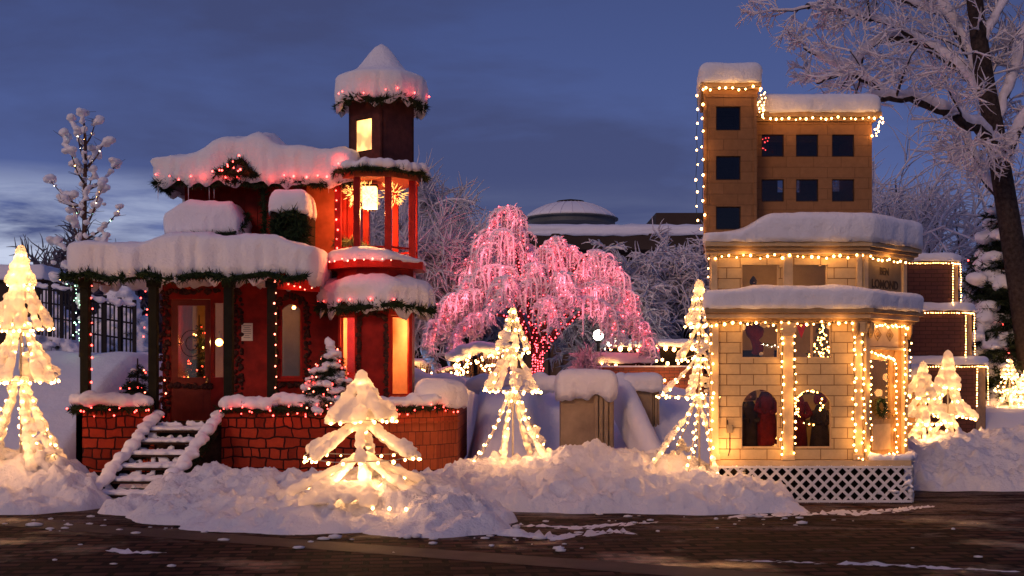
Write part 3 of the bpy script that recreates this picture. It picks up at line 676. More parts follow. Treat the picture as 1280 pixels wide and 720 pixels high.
mb = MB(); x = X(345, PY); mb.bar((x, PY, 2.92), (X(398, 17.7), 17.72, 2.92), .06, .16); mb.build('link_beam', 'redtrim', house)
# upper roof
rz = 4.50
mb = MB(); mb.box(X(194, 17.9), bx1 + .06, 17.88, 20.8, rz + .001, rz + .07); mb.build('upper_roof', 'soffit', house)
mb = MB(); mb.prism([(X(268, 17.8), rz + .07), (X(324, 17.8), rz + .07), (X(296, 17.8), 4.86)], 17.84, 18.6); mb.v = [Vector((v.x, v.z, v.y)) for v in mb.v]; mb.f = [tuple(reversed(f)) for f in mb.f]; mb.build('gable', 'redwall', house)
# small bay above the porch
mb = MB(); mb.box(X(212, 17.7), X(300, 17.7), 17.68, 18.4, 3.131, 3.76); mb.build('bay', 'redwall', house)
mb = MB(); mb.box(X(338, 17.6), X(384, 17.6), 17.6, 18.4, 3.45, 4.02); mb.box(X(345, 17.6), X(377, 17.6), 17.585, 17.598, 3.52, 3.95); mb.build('dormer', 'darkwood', house)
# added wall panel beside the tower, lantern light put into its orange colour
mb = MB(); mb.box(X(384, WY), X(420, WY), WY - .06, WY + .005, 3.14, 4.5); mb.build('lit_wall_panel', 'lamplit', house)
# tower
TX, TY = -2.05, 18.2
def octa(r, cx=TX, cy=TY, rot=pi / 8): return [(cx + r * cos(rot + k * pi / 4), cy + r * sin(rot + k * pi / 4)) for k in range(8)]
tower = house
O = octa(.60)
ob = [O[i] for i in range(8)]
# facets facing camera: sort by direction
for i in range(8):
    a, b = O[i], O[(i + 1) % 8]; mid = ((a[0] + b[0]) / 2 - TX, (a[1] + b[1]) / 2 - TY); ang = math.degrees(math.atan2(mid[1], mid[0])) % 360
    Lw = sqrt((a[0] - b[0]) ** 2 + (a[1] - b[1]) ** 2); hl = []
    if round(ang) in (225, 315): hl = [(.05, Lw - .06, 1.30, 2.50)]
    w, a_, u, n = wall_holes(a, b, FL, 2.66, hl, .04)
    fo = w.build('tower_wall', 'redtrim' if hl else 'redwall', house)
    if hl:
        mb = MB(); q0 = a_ + u * .05 + n * .02; q1 = a_ + u * (Lw - .06) + n * .02
        mb.bar(q0 + Vector((0, 0, 1.32)), q1 + Vector((0, 0, 1.32)), .03, .03); mb.bar(q0 + Vector((0, 0, 2.48)), q1 + Vector((0, 0, 2.48)), .03, .03); mb.bar(q0 + u * .03 + Vector((0, 0, 1.33)), q0 + u * .03 + Vector((0, 0, 2.47)), .03, .03, Vector((0, 1, 0)))
        wn = mb.build('window', 'redtrim', house)
        mb = MB(); mb.add([q0 + n * .012 + Vector((0, 0, 1.3)), q1 + n * .012 + Vector((0, 0, 1.3)), q1 + n * .012 + Vector((0, 0, 2.5)), q0 + n * .012 + Vector((0, 0, 2.5))], [(0, 1, 2, 3)]); mb.build('pane', 'amber', wn)
    if round(ang) == 270:
        surround([(a[0] + .03, a[1] - .005, 1.2), (a[0] + .03, a[1] - .005, 2.45), (TX, a[1] - .005, 2.55), (b[0] - .03, a[1] - .005, 2.45), (b[0] - .03, a[1] - .005, 1.2)], .03, name='trim_beading')
mb = MB(); mb.prism(octa(.55), FL + .001, FL + .02); mb.build('tower_floor', 'lamplit', house)
mb = MB(); mb.prism(octa(.55), 2.63, 2.65); mb.build('tower_ceiling', 'inner', house)
mb = MB(); q_ = octa(.53)
for i in range(8):
    a, b = q_[i], q_[(i + 1) % 8]
    if (a[1] + b[1]) / 2 > TY - .2: wallstrip(mb, a, b, FL + .03, 2.62, .01)
mb.build('tower_lining', mat('tower_lining', (.70, .42, .25), .7, .15, 5), house)
mb = MB(); mb.prism(octa(.84), 2.661, 2.74); mb.build('bay_roof', 'soffit', house)
mb = MB(); mb.prism(octa(.62), 2.741, 3.19); mb.build('balcony_base', 'redwall', house)
mb = MB(); mb.prism(octa(.78, rot=pi / 8), 3.191, 3.30); mb.build('balcony_deck', 'redtrim', house)
for i in range(8):
    p = O[i]; mb = MB(); s_ = .048
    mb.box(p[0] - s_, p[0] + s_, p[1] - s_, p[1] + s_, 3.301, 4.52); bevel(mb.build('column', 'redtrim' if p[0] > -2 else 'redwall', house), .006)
mb = MB(); mb.prism(octa(.68), 4.521, 4.60); mb.build('pavilion_roof', 'lamplit', house)
mb = MB(); mb.prism(octa(.76), 4.601, 4.66); mb.build('pavilion_eave', 'soffit', house)
# balcony railing
mb = MB()
for i in range(8):
    a, b = O[i], O[(i + 1) % 8]
    if a[1] > TY + .5: continue
    mb.bar((a[0], a[1], 3.5), (b[0], b[1], 3.5), .03, .03)
mb.build('rail', 'redtrim', house)
# tower room: square turned so that a corner faces out
R4 = [(TX + .07 + .49 * cos(t), TY + .49 * sin(t)) for t in (radians(277), radians(7), radians(97), radians(187))]
cz0, cz1 = 4.661, 5.72
for i in range(4):
    a, b = R4[i], R4[(i + 1) % 4]; left = i == 3
    Lw = .69
    a3 = (a[0], a[1]); b3 = (b[0], b[1]); hl = [(.17, .53, 4.96, 5.45)] if left else []
    if left: w, a_, u, n = wall_holes(a3, b3, cz0, cz1, [(.15, .48, 4.95, 5.46)], .04)
    else: w, a_, u, n = wall_holes(a3, b3, cz0, cz1, [], .04)
    w.build('turret_wall', mat('turret_paint', (.10, .035, .028), .6, .25, 8, .003, 50), house)
    if left:
        q0 = a_ + u * .15 + n * .02; q1 = a_ + u * .48 + n * .02; mb = MB()
        mb.bar(q0 + Vector((0, 0, 4.96)), q1 + Vector((0, 0, 4.96)), .03, .025); mb.bar(q0 + Vector((0, 0, 5.45)), q1 + Vector((0, 0, 5.45)), .03, .025)
        wn = mb.build('window', 'darkwood', house)
        mb = MB(); mb.add([q0 + Vector((0, 0, 4.95)), q1 + Vector((0, 0, 4.95)), q1 + Vector((0, 0, 5.46)), q0 + Vector((0, 0, 5.46))], [(0, 1, 2, 3)])
        m_ = bpy.data.materials.new('curtained_pane'); m_.use_nodes = True; t_ = m_.node_tree; N, L = nodes_of(t_); b_ = t_.nodes['Principled BSDF']
        b_.inputs['Base Color'].default_value = (.7, .55, .35, 1); b_.inputs['Emission Color'].default_value = (1, .46, .13, 1)
        tcx = N('ShaderNodeTexCoord'); nz_ = N('ShaderNodeTexNoise', Scale=3.2, Detail=2); L(tcx.outputs['Object'], nz_.inputs['Vector']); mr_ = N('ShaderNodeMapRange'); L(nz_.outputs[0], mr_.inputs[0]); mr_.inputs['From Min'].default_value = .35; mr_.inputs['From Max'].default_value = .6; mr_.inputs['To Min'].default_value = 1.0; mr_.inputs['To Max'].default_value = 4.5; L(mr_.outputs[0], b_.inputs['Emission Strength'])
        mb.build('pane', m_, wn)
mb = MB(); RC = (TX + .07, TY); mb.lathe([(.60, 5.721), (.60, 5.77), (.3, 5.95), (.03, 6.3)], (RC[0], RC[1], 0), 8, pi / 8); mb.build('turret_roof', 'soffit', house)
# glow inside the rooms: real lamps
def lamp_bulb(name, label, p, r, kind, pw=0, col=(1, .55, .2), cat='lamp'):
    root = thing(name, label, cat, p); mb = MB(); mb.ball(p, r, 2); mb.build('globe', EM[kind], root, True, uv=False)
    mb = MB(); mb.tube([Vector(p) + Vector((0, 0, r)), Vector(p) + Vector((0, 0, r + .12))], .008, 5); mb.build('stem', 'lampmetal', root, uv=False)
    if pw:
        l = bpy.data.lights.new('lamp_light', 'POINT'); l.energy = pw; l.color = col; l.shadow_soft_size = .04; lo = bpy.data.objects.new('lamp_light', l); C.objects.link(lo); lo.parent = root; lo.location = (0, -r - .05, 0)
    return root
lamp_bulb('ceiling_lamp', 'glowing globe lamp seen through the narrow sidelight of the red house door', (X(274, 18.9), 18.9, 1.6 + 42 / 1500 * 18.9), .06, 'warm2', 14)
lamp_bulb('ceiling_lamp', 'lamp glowing inside the ground floor of the octagonal tower', (TX + .05, TY + .05, 2.30), .06, 'warm2', 55, (1, .46, .20))
lamp_bulb('ceiling_lamp', 'dim lamp behind the arched window beside the porch post', (X(366, 19.2), 19.3, 2.7), .03, 'warm', 5)
# lantern on the balcony with lit twig stars
lt = thing('hanging_lantern', 'bright hanging lantern with glowing twigs on the open tower balcony', 'lantern', (X(462, 18.1), 18.0, 4.52))
lx, lz = X(463, 18.1), Z(248, 18.1)
mb = MB(); mb.box(lx - .10, lx + .10, 17.94, 18.14, lz - .16, lz + .16); mb.build('lantern_glass', EM['lantern'], lt)
mb = MB(); mb.box(lx - .12, lx + .12, 17.92, 18.16, lz + .161, lz + .19); mb.tube([(lx, 18.04, lz + .19), (lx, 18.04, 4.52)], .01, 5); mb.build('lantern_cap', 'darkwood', lt)
l = bpy.data.lights.new('lantern_light', 'POINT'); l.energy = 60; l.color = (1, .36, .10); l.shadow_soft_size = .08; lo = bpy.data.objects.new('lantern_light', l); C.objects.link(lo); lo.parent = lt; lo.location = Vector((lx, 18.04, lz - .24)) - Vector(lt.location)
rng = random.Random(9); mb = MB()
for cx_, n_ in ((lx - .20, 150), (lx + .36, 100), (lx, 90)):
    for _ in range(n_):
        d = Vector((rng.gauss(0, 1), rng.gauss(0, .5), rng.gauss(0, 1))).normalized(); c_ = Vector((cx_, 17.98, lz + .05))
        p = c_ + d * rng.uniform(.03, .2) + (Vector((0, -.09, -.05)) if cx_ == lx else Vector()); mb.spike(p, d, rng.uniform(.03, .09), .007)
mb.build('twigs', emis('lit_twig', (1, .42, .10), 3.0, (.7, .5, .3)), lt, uv=False)
# pine boughs at the balcony floor and a small wreath
tag(garland_mesh([(X(418, 18), 18.0, 3.6), (X(440, 18), 18.1, 3.62), (X(462, 18), 18.1, 3.52)], .09, 10, random.Random(4)).build('pine_bough', mat('lit_pine', (.10, .12, .05), .7, .4, 15), uv=False), 'pine bough lying on the tower balcony behind the columns', 'garland', 'pine garlands on the red house')  # needles coloured paler, with the lantern's light put in
# notice
nt_ = thing('notice', 'small pale paper notice pinned to the dark red wall beside the door', 'notice', (X(309, WY), WY - .012, Z(415, WY)))
mb = MB(); mb.box(X(302, WY), X(316, WY), WY - .012, WY - .004, Z(426, WY), Z(404, WY)); mb.build('sheet', 'paper', nt_)
mb = MB()
for k in range(7):
    zz = Z(407 + k * 2.5, WY); ww = (.95, .6, .85, .8, .9, .5, .75)[k]; c_ = X(309, WY); hw = .07 * ww
    mb.box(c_ - hw, c_ + hw, WY - .0145, WY - .0125, zz - .004, zz + .003)
mb.build('text_lines', 'ink', nt_)

# steps
st = thing('porch_steps', 'snow covered wooden steps climbing to the red house porch', 'steps', (-4.8, 16.2, 0))
NS = 6; ang = radians(-7); top = Vector(((sx0 + sx1) / 2 - .02, 16.95, FL)); sw = .42
def sp(u, t, dz): # u across, t 0 top .. 1 foot
    return Vector((top.x + u - t * .20, top.y - t * 1.85, FL - t * (FL - .04) + dz))
rng = random.Random(8); snowm = MB()
for k in range(NS):
    t0 = (k + .15) / NS; t1 = (k + 1.0) / NS; zz = FL - (k + .75) / NS * FL + .03; mb = MB()
    a = sp(-sw, t0, 0); b = sp(sw, t0, 0); c = sp(sw, t1 + .02, 0); d = sp(-sw, t1 + .02, 0)
    lo_ = [Vector((v.x, v.y, zz)) for v in (d, c, b, a)]; hi_ = [Vector((v.x, v.y, zz + .03)) for v in (d, c, b, a)]
    mb.add(lo_ + hi_, [(3, 2, 1, 0), (4, 5, 6, 7), (0, 1, 5, 4), (1, 2, 6, 5), (2, 3, 7, 6), (3, 0, 4, 7)]); mb.build('tread', 'darkwood', st)
    x_ = -sw + .04
    while x_ < sw:
        tt = lerp(t0, t1, .45); q = sp(x_, tt, 0); snowm.ball((q.x, q.y, zz + .045), rng.uniform(.085, .125), 1, (1, 1.45, .42 + .14 * rng.random()))
        if rng.random() < .78: q = sp(x_, t0 - .03, 0); snowm.ball((q.x, q.y, zz + rng.uniform(.05, .12)), rng.uniform(.03, .055), 1, (1.2, .5, 1.3))
        x_ += .06
so_ = snowm.build('snow_cover', 'snow', st, True, uv=False); remesh(so_, .02, 2, .02, .05)
for sg in (-1, 1):
    mb = MB(); a = sp(sg * sw, -.02, -.02); b = sp(sg * sw, 1.03, -.02); mb.bar(a, b, .045, .26); mb.build('stringer', 'darkwood', st)
    snow_lumps('snow_cover', None, [sp(sg * (sw + .01), -.05, .12), sp(sg * (sw + .01), 1.02, .12)], .06, .10, 20 + sg, .05, parent=st)
o = garland_mesh([sp(sw + .06, .12, .02), sp(sw + .06, .9, .02)], .07, 9, random.Random(14)).build('pine_garland', 'needle', uv=False); tag(o, 'dark pine garland hanging along the right side of the porch steps', 'garland', 'pine garlands on the red house')
o = garland_mesh([sp(-sw - .04, .25, .03), sp(-sw - .04, .95, .03)], .04, 6, random.Random(15)).build('pine_garland', 'needle', uv=False); tag(o, 'thin pine garland poking through the snow on the left side of the porch steps', 'garland', 'pine garlands on the red house')
o = garland_mesh([sp(-sw + .1, .15, -.02), sp(sw - .1, .15, -.02), sp(sw - .1, .36, -.02), sp(-sw + .2, .36, -.02), sp(-sw + .1, .6, -.02), sp(sw - .1, .6, -.02), sp(sw - .1, .85, -.02), sp(-sw + .3, .85, -.02)], .035, 4, random.Random(16)).build('ivy_sprigs', 'needle', uv=False); tag(o, 'dark sprigs showing between the treads of the porch steps', 'sprigs', 'pine garlands on the red house')

# ---- snow on the red house
snow_slab('settled_snow', 'thick snow slab over the left and front edge of the porch roof', [(px0 + .03, PY - .16), (px1 + .03, PY - .16), (px1 + .03, WY), (bx0, WY), (px0 + .03, WY + .3)], 3.06, .52, .18, .10, .16, .05, 1, side=.82,
          hf=lambda x, y: .46 + .10 * ss((x - X(170, 17)) / .5) + .07 * noise.noise(Vector((x * 1.2, y, 3))) - .14 * ss((x - X(340, 17)) / .5), flute=.045, group='snow on the red house')
snow_slab('settled_snow', 'rounded pile of snow on the small bay above the porch', [(X(205, 17.6), 17.56), (X(298, 17.6), 17.56), (X(300, 17.6), 18.45), (X(205, 17.6), 18.45)], 3.70, .50, .05, .03, .16, .04, 2, side=.6,
          hf=lambda x, y: .49 - .12 * ss((X(240, 17.6) - x) / .4) - .2 * ss((x - X(286, 17.6)) / .2), group='snow on the red house')
snow_slab('settled_snow', 'great humped snow slab on the topmost roof of the red house', [(X(194, 17.9), 17.84), (bx1 + .05, 17.84), (bx1 + .05, 20.8), (X(196, 17.9), 20.8)], rz + .02, .5, .15, .09, .16, .05, 3, side=.80,
          hf=lambda x, y: (.47 + .34 * math.exp(-((x - X(304, 18.2)) / .48) ** 4) + .16 * ss((x - X(300, 18)) / .5) - .03 * ss((x - X(370, 18)) / .4) + .06 * noise.noise(Vector((x * 2.2, y * 2, 5)))) * (.82 + .18 * ss((y - 17.9) / 1.0)), flute=.045, group='snow on the red house')
snow_slab('settled_snow', 'small snow cap on the wreathed dormer beside the tower', [(X(336, 17.6), 17.52), (X(386, 17.6), 17.52), (X(386, 17.6), 18.35), (X(336, 17.6), 18.35)], 4.03, .42, .12, .02, .16, .02, 4, hf=lambda x, y: .32, group='snow on the red house', side=.2)
snow_slab('settled_snow', 'ring of heavy snow on the bay roof at the foot of the tower balcony', octa(.86), 2.70, .5, .26, .06, .22, .05, 5, hf=lambda x, y: .36 + .1 * noise.noise(Vector((x * 3, y * 3, 1))), flute=.04, group='snow on the red house')
snow_slab('settled_snow', 'snow lying along the tower balcony floor', octa(.76), 3.295, .3, .03, .03, .14, .03, 6, hf=lambda x, y: .20 - .14 * ss((x + 2.0) / .6), group='snow on the red house', flute=.015)
snow_lumps('settled_snow', 'ragged ring of snow lumps round the roof of the open tower pavilion', [(p[0], p[1], 4.70) for p in octa(.74)] + [(octa(.74)[0][0], octa(.74)[0][1], 4.70)], .06, .105, 7, .055, group='snow on the red house', cat='settled snow')
snow_slab('settled_snow', 'pointed bell of snow on the top of the tower', [(RC[0] + .66 * cos(k * pi / 4 + pi / 8), RC[1] + .66 * sin(k * pi / 4 + pi / 8)) for k in range(8)], 5.72, .9, .17, .07, .14, .02, 8,
          hf=lambda x, y: .40 + .42 * (lambda r: (.5 + .5 * cos(pi * min(1, r / .50))))(sqrt((x - RC[0]) ** 2 + (y - RC[1]) ** 2)) + .10 * (1 - min(1, sqrt((x - RC[0]) ** 2 + (y - RC[1]) ** 2) / .7)), flute=.03, step=.03, group='snow on the red house', side=.8)
snow_slab('settled_snow', 'big rounded snow mound on the corner of the brick parapet', [(X(522, 17.6), 17.35), (X(560, 17.8), 17.5), (X(582, 17.9), 17.9), (X(575, 18.4), 18.4), (X(522, 18.2), 18.3)], 1.17, .5, .06, .04, .25, .02, 9, hf=lambda x, y: .40, group='snow on the red house', side=.5)
Pz = 1.22
snow_lumps('settled_snow', 'lumpy snow along the short parapet left of the porch steps', [(PP[0][0] - .02, 18.2, Pz), (PP[0][0] - .02, 17.0, Pz + .04), (PP[0][0] + .4, 16.98, Pz + .05), (sx0 - .05, 16.98, Pz)], .08, .15, 30, .07, group='snow on the red house', cat='settled snow')
snow_lumps('settled_snow', 'lumpy snow along the long parapet right of the porch steps', [(sx1 + .02, 16.98, Pz), (X(345, 17), 16.98, Pz), (X(350, 17), 17, Pz + .08), (X(370, 17), 17, Pz + .02), (PP[1][0], 16.98, Pz), (PP[2][0], PP[2][1] - .03, Pz + .03), (X(540, 17.7), 17.6, Pz + .02)], .07, .125, 31, .06, group='snow on the red house', cat='settled snow')
# ---- garlands on the red house
gz = 3.02
garland('pine garland under the front edge of the porch roof', [(px0 - .08, PY + .9, gz), (px0 - .08, PY - .16, gz)] + [(lerp(px0, px1, k / 12), PY - .23, gz - .02 + .045 * sin(k * 2.1)) for k in range(13)], .09, 10, 1)
garland('pine garland under the eave of the topmost roof', [(X(196, 17.9), 18.6, rz - .02), (X(196, 17.9), 17.86, rz - .02)] + [(lerp(X(200, 17.9), bx1 + .05, k / 12), 17.84, rz - .03 + .03 * sin(k * 1.7)) for k in range(13)], .085, 10, 2)
garland('dark pine swag filling the little gable of the topmost roof', [(X(266, 17.8), 17.78, rz + .06), (X(280, 17.8), 17.72, rz + .14), (X(290, 17.8), 17.7, rz + .22), (X(304, 17.8), 17.68, rz + .28), (X(312, 17.8), 17.7, rz + .14), (X(322, 17.8), 17.76, rz + .06), (X(300, 17.8), 17.7, rz + .1), (X(280, 17.8), 17.72, rz + .1)], .075, 12, 3)
garland('pine garland round the bay roof at the foot of the tower', [(p[0], p[1], 2.60 + (.05 if i % 2 else -.03)) for i, p in enumerate(octa(.88)[3:] + octa(.88)[:1])], .095, 11, 4)
garland('pine garland round the open pavilion of the tower', [(p[0], p[1], 4.62) for p in octa(.78)[3:] + octa(.78)[:1]], .06, 9, 5)
garland('pine garland under the snowy tower top', [(RC[0] + .64 * cos(t), RC[1] + .64 * sin(t), 5.68 + .04 * sin(t * 5)) for t in [radians(160 + 12 * k) for k in range(21)]], .085, 10, 6)
def wreath(label, c, R, r, seed, group='wreaths', flat=.4):
    return tag(garland_mesh([(c[0] + R * cos(2 * pi * k / 24), c[1], c[2] + R * sin(2 * pi * k / 24)) for k in range(25)], r, 12, random.Random(seed)).build('wreath', 'needle', uv=False), label, 'wreath', group)
wreath('round dark pine wreath on the dormer beside the tower', (X(361, 17.55), 17.53, 3.78), .17, .14, 7)
garland('pine clump where the dormer meets the porch roof snow', [(X(345, 17.5), 17.55, 3.55), (X(380, 17.5), 17.55, 3.52), (X(382, 17.5), 17.55, 3.8)], .10, 9, 17)
garland('pine garland peeping from under the snow pile above the porch', [(X(228, 17.6), 17.54, 3.66), (X(292, 17.6), 17.54, 3.68), (X(306, 17.8), 17.8, 3.85), (X(308, 18), 18.1, 4.05)], .055, 7, 18)
garland('dark pine garland hanging down the upper corner of the red house', [(X(327, 17.9), 17.95, 4.45), (X(329, 17.9), 18.0, 4.0), (X(329, 17.9), 18.0, 3.6)], .07, 8, 19)
garland('pine garland on the short parapet left of the porch steps', [(PP[0][0] - .03, 17.5, 1.15), (PP[0][0] - .03, 16.96, 1.14), (sx0, 16.93, 1.14)], .07, 10, 8)
garland('pine garland on the long parapet right of the porch steps', [(sx1, 16.95, 1.13), (PP[1][0], 16.93, 1.13), (PP[2][0], PP[2][1] - .07, 1.15), (PP[3][0], PP[3][1] - .07, 1.17)], .07, 10, 9)
# ---- red bulbs
RG = 'strings of red bulbs on the red house'
def reds(label, paths, sp=.16, kind='red', r=.014, seed=0, jit=.03, glow=0., gstep=5): return string_lights(label, paths, sp, kind, r * 1.35, seed, jit, RG, wire=False, glow=glow, gcol=(1, .05, .03), gstep=gstep)
reds('red bulbs glowing along the left short parapet garland', [(PP[0][0], 16.89, 1.15), (sx0, 16.88, 1.13)], .09, 'red', .013, 1, .05, .5, 5)
reds('red bulbs glowing along the long parapet garland', [[(sx1, 16.88, 1.13), (PP[1][0], 16.88, 1.13), (PP[2][0], PP[2][1] - .11, 1.14), (PP[3][0], PP[3][1] - .11, 1.16)]], .085, 'red', .013, 2, .05, .5, 7)
reds('red bulbs buried in the eave garland of the topmost roof', [[(lerp(X(200, 17.9), bx1, k / 14), 17.76, rz + .07 + .03 * sin(k * 2)) for k in range(15)]], .17, 'red', .016, 3, .03, .55, 2)
reds('row of red bulbs across the little gable swag', [[(X(270, 17.7), 17.62, rz + .12), (X(284, 17.7), 17.56, rz + .16), (X(305, 17.7), 17.56, rz + .15)], [(X(286, 17.7), 17.6, rz + .25), (X(302, 17.7), 17.58, rz + .33)]], .07, 'red', .016, 4, .03, .8, 6)
reds('red bulbs under the snowy tower top', [[(RC[0] + .73 * cos(t), RC[1] + .73 * sin(t), 5.78 + .03 * sin(t * 4)) for t in [radians(170 + 14 * k) for k in range(16)]]], .27, 'red', .015, 5, .04, .5, 3)
reds('pink and red bulbs down the porch post beside the window', [[(X(346, PY), PY - .085, 2.95), (X(346, PY), PY - .085, 1.3)]], .15, 'amberp', .014, 6, .01, .6, 4)
reds('red bulbs along the beam from the porch to the tower', [[(X(346, PY), PY - .07, 2.97), (X(398, 17.7), 17.6, 2.87)]], .11, 'amberp', .014, 7, .015, .7, 3)
reds('red bulbs round the edge of the tower balcony', [[(p[0], p[1], 3.30) for p in octa(.86)[3:7]]], .13, 'amberp', .015, 8, .015, .8, 3)
reds('red bulbs running up beside the left column of the tower', [[(X(421, 17.75), 17.9, 3.35), (X(418, 17.75), 17.9, 4.45)]], .15, 'red', .014, 9, .015, 1.0, 3)
reds('red bulbs down the leftmost porch post', [[(X(114, PY), PY + .02, 2.9), (X(114, PY), PY + .02, 1.3)]], .17, 'red', .015, 10, .01)
reds('sparse red bulbs beside the foot of the door', [[(X(206, 18.3), 18.3, 1.55), (X(208, 18.3), 18.3, 1.25)]], .2, 'amberp', .014, 11, .01)
reds('red bulbs round the pavilion roof of the tower', [[(p[0], p[1], 4.72) for p in octa(.80)[3:7]]], .24, 'red', .015, 12, .02)
reds('red bulbs under the bay roof garland of the tower', [[(p[0], p[1], 2.72) for p in octa(.93)[3:7]]], .3, 'red', .014, 13, .03)
reds('red bulbs buried in the roof snow against the tower room', [[(X(398, 17.9), 17.80, rz + .25), (X(428, 17.9), 17.80, rz + .34)]], .09, 'red', .014, 14, .04, 1.2, 2)
# icicles
mb = MB(); rng = random.Random(2)
for px in (198, 236, 241, 252, 262, 268, 411, 527):
    x = X(px, 17.86); l_ = rng.uniform(.1, .3)
    zz = rz - .02 if px < 300 else 4.55
    yy = 17.84 if px < 500 else 17.9
    mb.tube([(x, yy, zz), (x, yy, zz - l_ * .6), (x, yy, zz - l_)], [.010, .005, .001], 5)
o = mb.build('icicles', 'ice', uv=False); o['kind'] = 'stuff'; o['label'] = 'thin icicles hanging from the topmost roof eave'
# ================================================================== CREAM HOUSE
BY = 15.2
def bx(px, Y=BY): return X(px, Y)
xl, xc = bx(888), bx(1078); ex, ey = 5.26, 16.0
XB = 2.98
FP = [(xl, BY), (xc, BY), (ex, ey), (ex, 17.6), (XB, 17.6)]
z0, zc1, zu0, zu1 = Z(575, BY), Z(402, BY), Z(386, BY), Z(318, BY)
ch = thing('cream_house', 'narrow cream block house with chamfered door corner, tan upper tower and white lattice base', 'house', (4.0, BY, 0))
# deck and lattice
DP = [(xl - .02, BY - .06), (bx(1139, BY - .06), BY - .06), (ex + .08, 16.0), (ex + .08, 17.6), (XB, 17.6)]
mb = MB(); mb.prism(DP, z0 - .07, z0 - .001); mb.build('deck', 'creamtrim', ch)
mb = MB(); mb.prism(offpoly(DP, -.10), 0, z0 - .072); mb.build('dark_core', 'void', ch)  # near-black body behind the lattice, shade under the deck put in as colour
def lattice_panel(a, b, za, zb, m, sp=.152, w=.034, parent=ch, name='lattice_panel'):
    a = Vector((*a, 0)); b = Vector((*b, 0)); Lw = (b - a).length; u = (b - a).normalized(); n = Vector((u.y, -u.x, 0)); H = zb - za; mb = MB()
    k = -H
    while k < Lw:
        q0 = max(0, -k); e = min(H, Lw - k)
        if e > q0 + .01:
            mb.bar(a + u * (k + q0) + n * .004 + Vector((0, 0, za + q0)), a + u * (k + e) + n * .004 + Vector((0, 0, za + e)), .008, w)
            mb.bar(a + u * (k + q0) + n * .013 + Vector((0, 0, zb - q0)), a + u * (k + e) + n * .013 + Vector((0, 0, zb - e)), .008, w)
        k += sp * 1.0
    mb.bar(a + n * .02 + Vector((0, 0, za + .012)), b + n * .02 + Vector((0, 0, za + .012)), .01, .03); mb.bar(a + n * .02 + Vector((0, 0, zb - .012)), b + n * .02 + Vector((0, 0, zb - .012)), .01, .028)
    return mb.build(name, m, parent)
lattice_panel(DP[0], DP[1], .01, z0 - .072, 'white'); lattice_panel(DP[1], DP[2], .01, z0 - .072, 'white')
# ground floor front wall
def U(px): return bx(px) - xl
wh = [(U(927), U(974), Z(448, BY), Z(403, BY)), (U(991), U(1040), Z(448, BY), Z(403, BY)), (U(927), U(974), Z(560, BY), Z(487, BY)), (U(991), U(1040), Z(560, BY), Z(487, BY))]
w, *_ = wall_holes((xl, BY), (xc, BY), z0, zu0 - .02, wh, .07, arches=[(h[0], h[1], Z(512, BY), h[3]) for h in wh[2:]]); w.build('wall', 'cream', ch)
mb = MB(); wallstrip(mb, (ex, ey + .003), (ex, 17.6), z0, zu1, .07); wallstrip(mb, (ex, 17.6), (XB, 17.6), z0, zu1, .07); wallstrip(mb, (XB, 17.6), (xl + .01, BY + .071), z0, zu1, .07); mb.build('wall', 'cream', ch)
for h in wh:
    f = MB(); a, b = xl + h[0], xl + h[1]; yy = BY + .035
    f.box(a, a + .018, yy, yy + .02, h[2] + .019, h[3]); f.box(b - .018, b, yy, yy + .02, h[2] + .019, h[3]); f.box(a, b, yy, yy + .02, h[2], h[2] + .018)
    wn = f.build('window', 'creamtrim', ch); mb = MB(); mb.box(a + .018, b - .018, yy + .008, yy + .011, h[2] + .018, h[3] - .002); mb.build('pane', 'glass', wn)
mb = MB()
mb.box(bx(1015), bx(1018), BY + .07, BY + .09, Z(448, BY), Z(403, BY)); mb.build('mullion', 'creamtrim', ch)
# facet wall with door
fu = (Vector((ex, ey, 0)) - Vector((xc, BY, 0))); FLn = fu.length; fu.normalize(); fn = Vector((fu.y, -fu.x, 0))
def fpx(px):  # distance along the facet for a pixel column
    lo, hi = 0., FLn
    for _ in range(40):
        m_ = (lo + hi) / 2; p = Vector((xc, BY, 0)) + fu * m_
        if 640 + p.x / p.y * F < px: lo = m_
        else: hi = m_
    return lo
def fp(t, z, o=0.): return Vector((xc, BY, z)) + fu * t + fn * o
da, db = fpx(1086), fpx(1119); YF = 15.45
dzt = Z(438, YF); dzb = z0 + .01
w, *_ = wall_holes((xc, BY), (ex, ey), z0, zu0 - .02, [(da, db, dzb, dzt)], .07); w.build('wall', mat('door_wall', (.46, .27, .10), .6, .15, 8), ch)
dr = MB(); ga, gb, g0, g1 = da + .09, db - .09, z0 + .50, dzt - .12
def fbox(mb, t0, t1, za, zb, o0, o1):
    vs = [fp(t0, za, o0), fp(t1, za, o0), fp(t1, zb, o0), fp(t0, zb, o0), fp(t0, za, o1), fp(t1, za, o1), fp(t1, zb, o1), fp(t0, zb, o1)]
    return mb.add(vs, [(0, 1, 2, 3), (7, 6, 5, 4), (0, 4, 5, 1), (1, 5, 6, 2), (2, 6, 7, 3), (3, 7, 4, 0)])
for q in ((da, ga, dzb, dzt), (gb, db, dzb, dzt), (ga, gb, dzb, g0), (ga, gb, g1, dzt)): fbox(dr, *q, -.055, -.02)
do_ = dr.build('door', mat('door_oak', (.42, .25, .10), .5, .2, 12), ch, recalc=True)
mb = MB(); fbox(mb, ga, gb, g0, g1, -.04, -.036); mb.build('pane', 'glass', do_, recalc=True)
mb = MB(); fbox(mb, ga + .02, gb - .02, dzb + .1, g0 - .06, -.019, -.008); mb.build('lower_panel', 'creamtrim', do_, recalc=True)
mb = MB(); c = fp(db - .05, z0 + .55, .0); mb.ball(c, .02, 2); mb.build('handle', 'gold', do_, True)
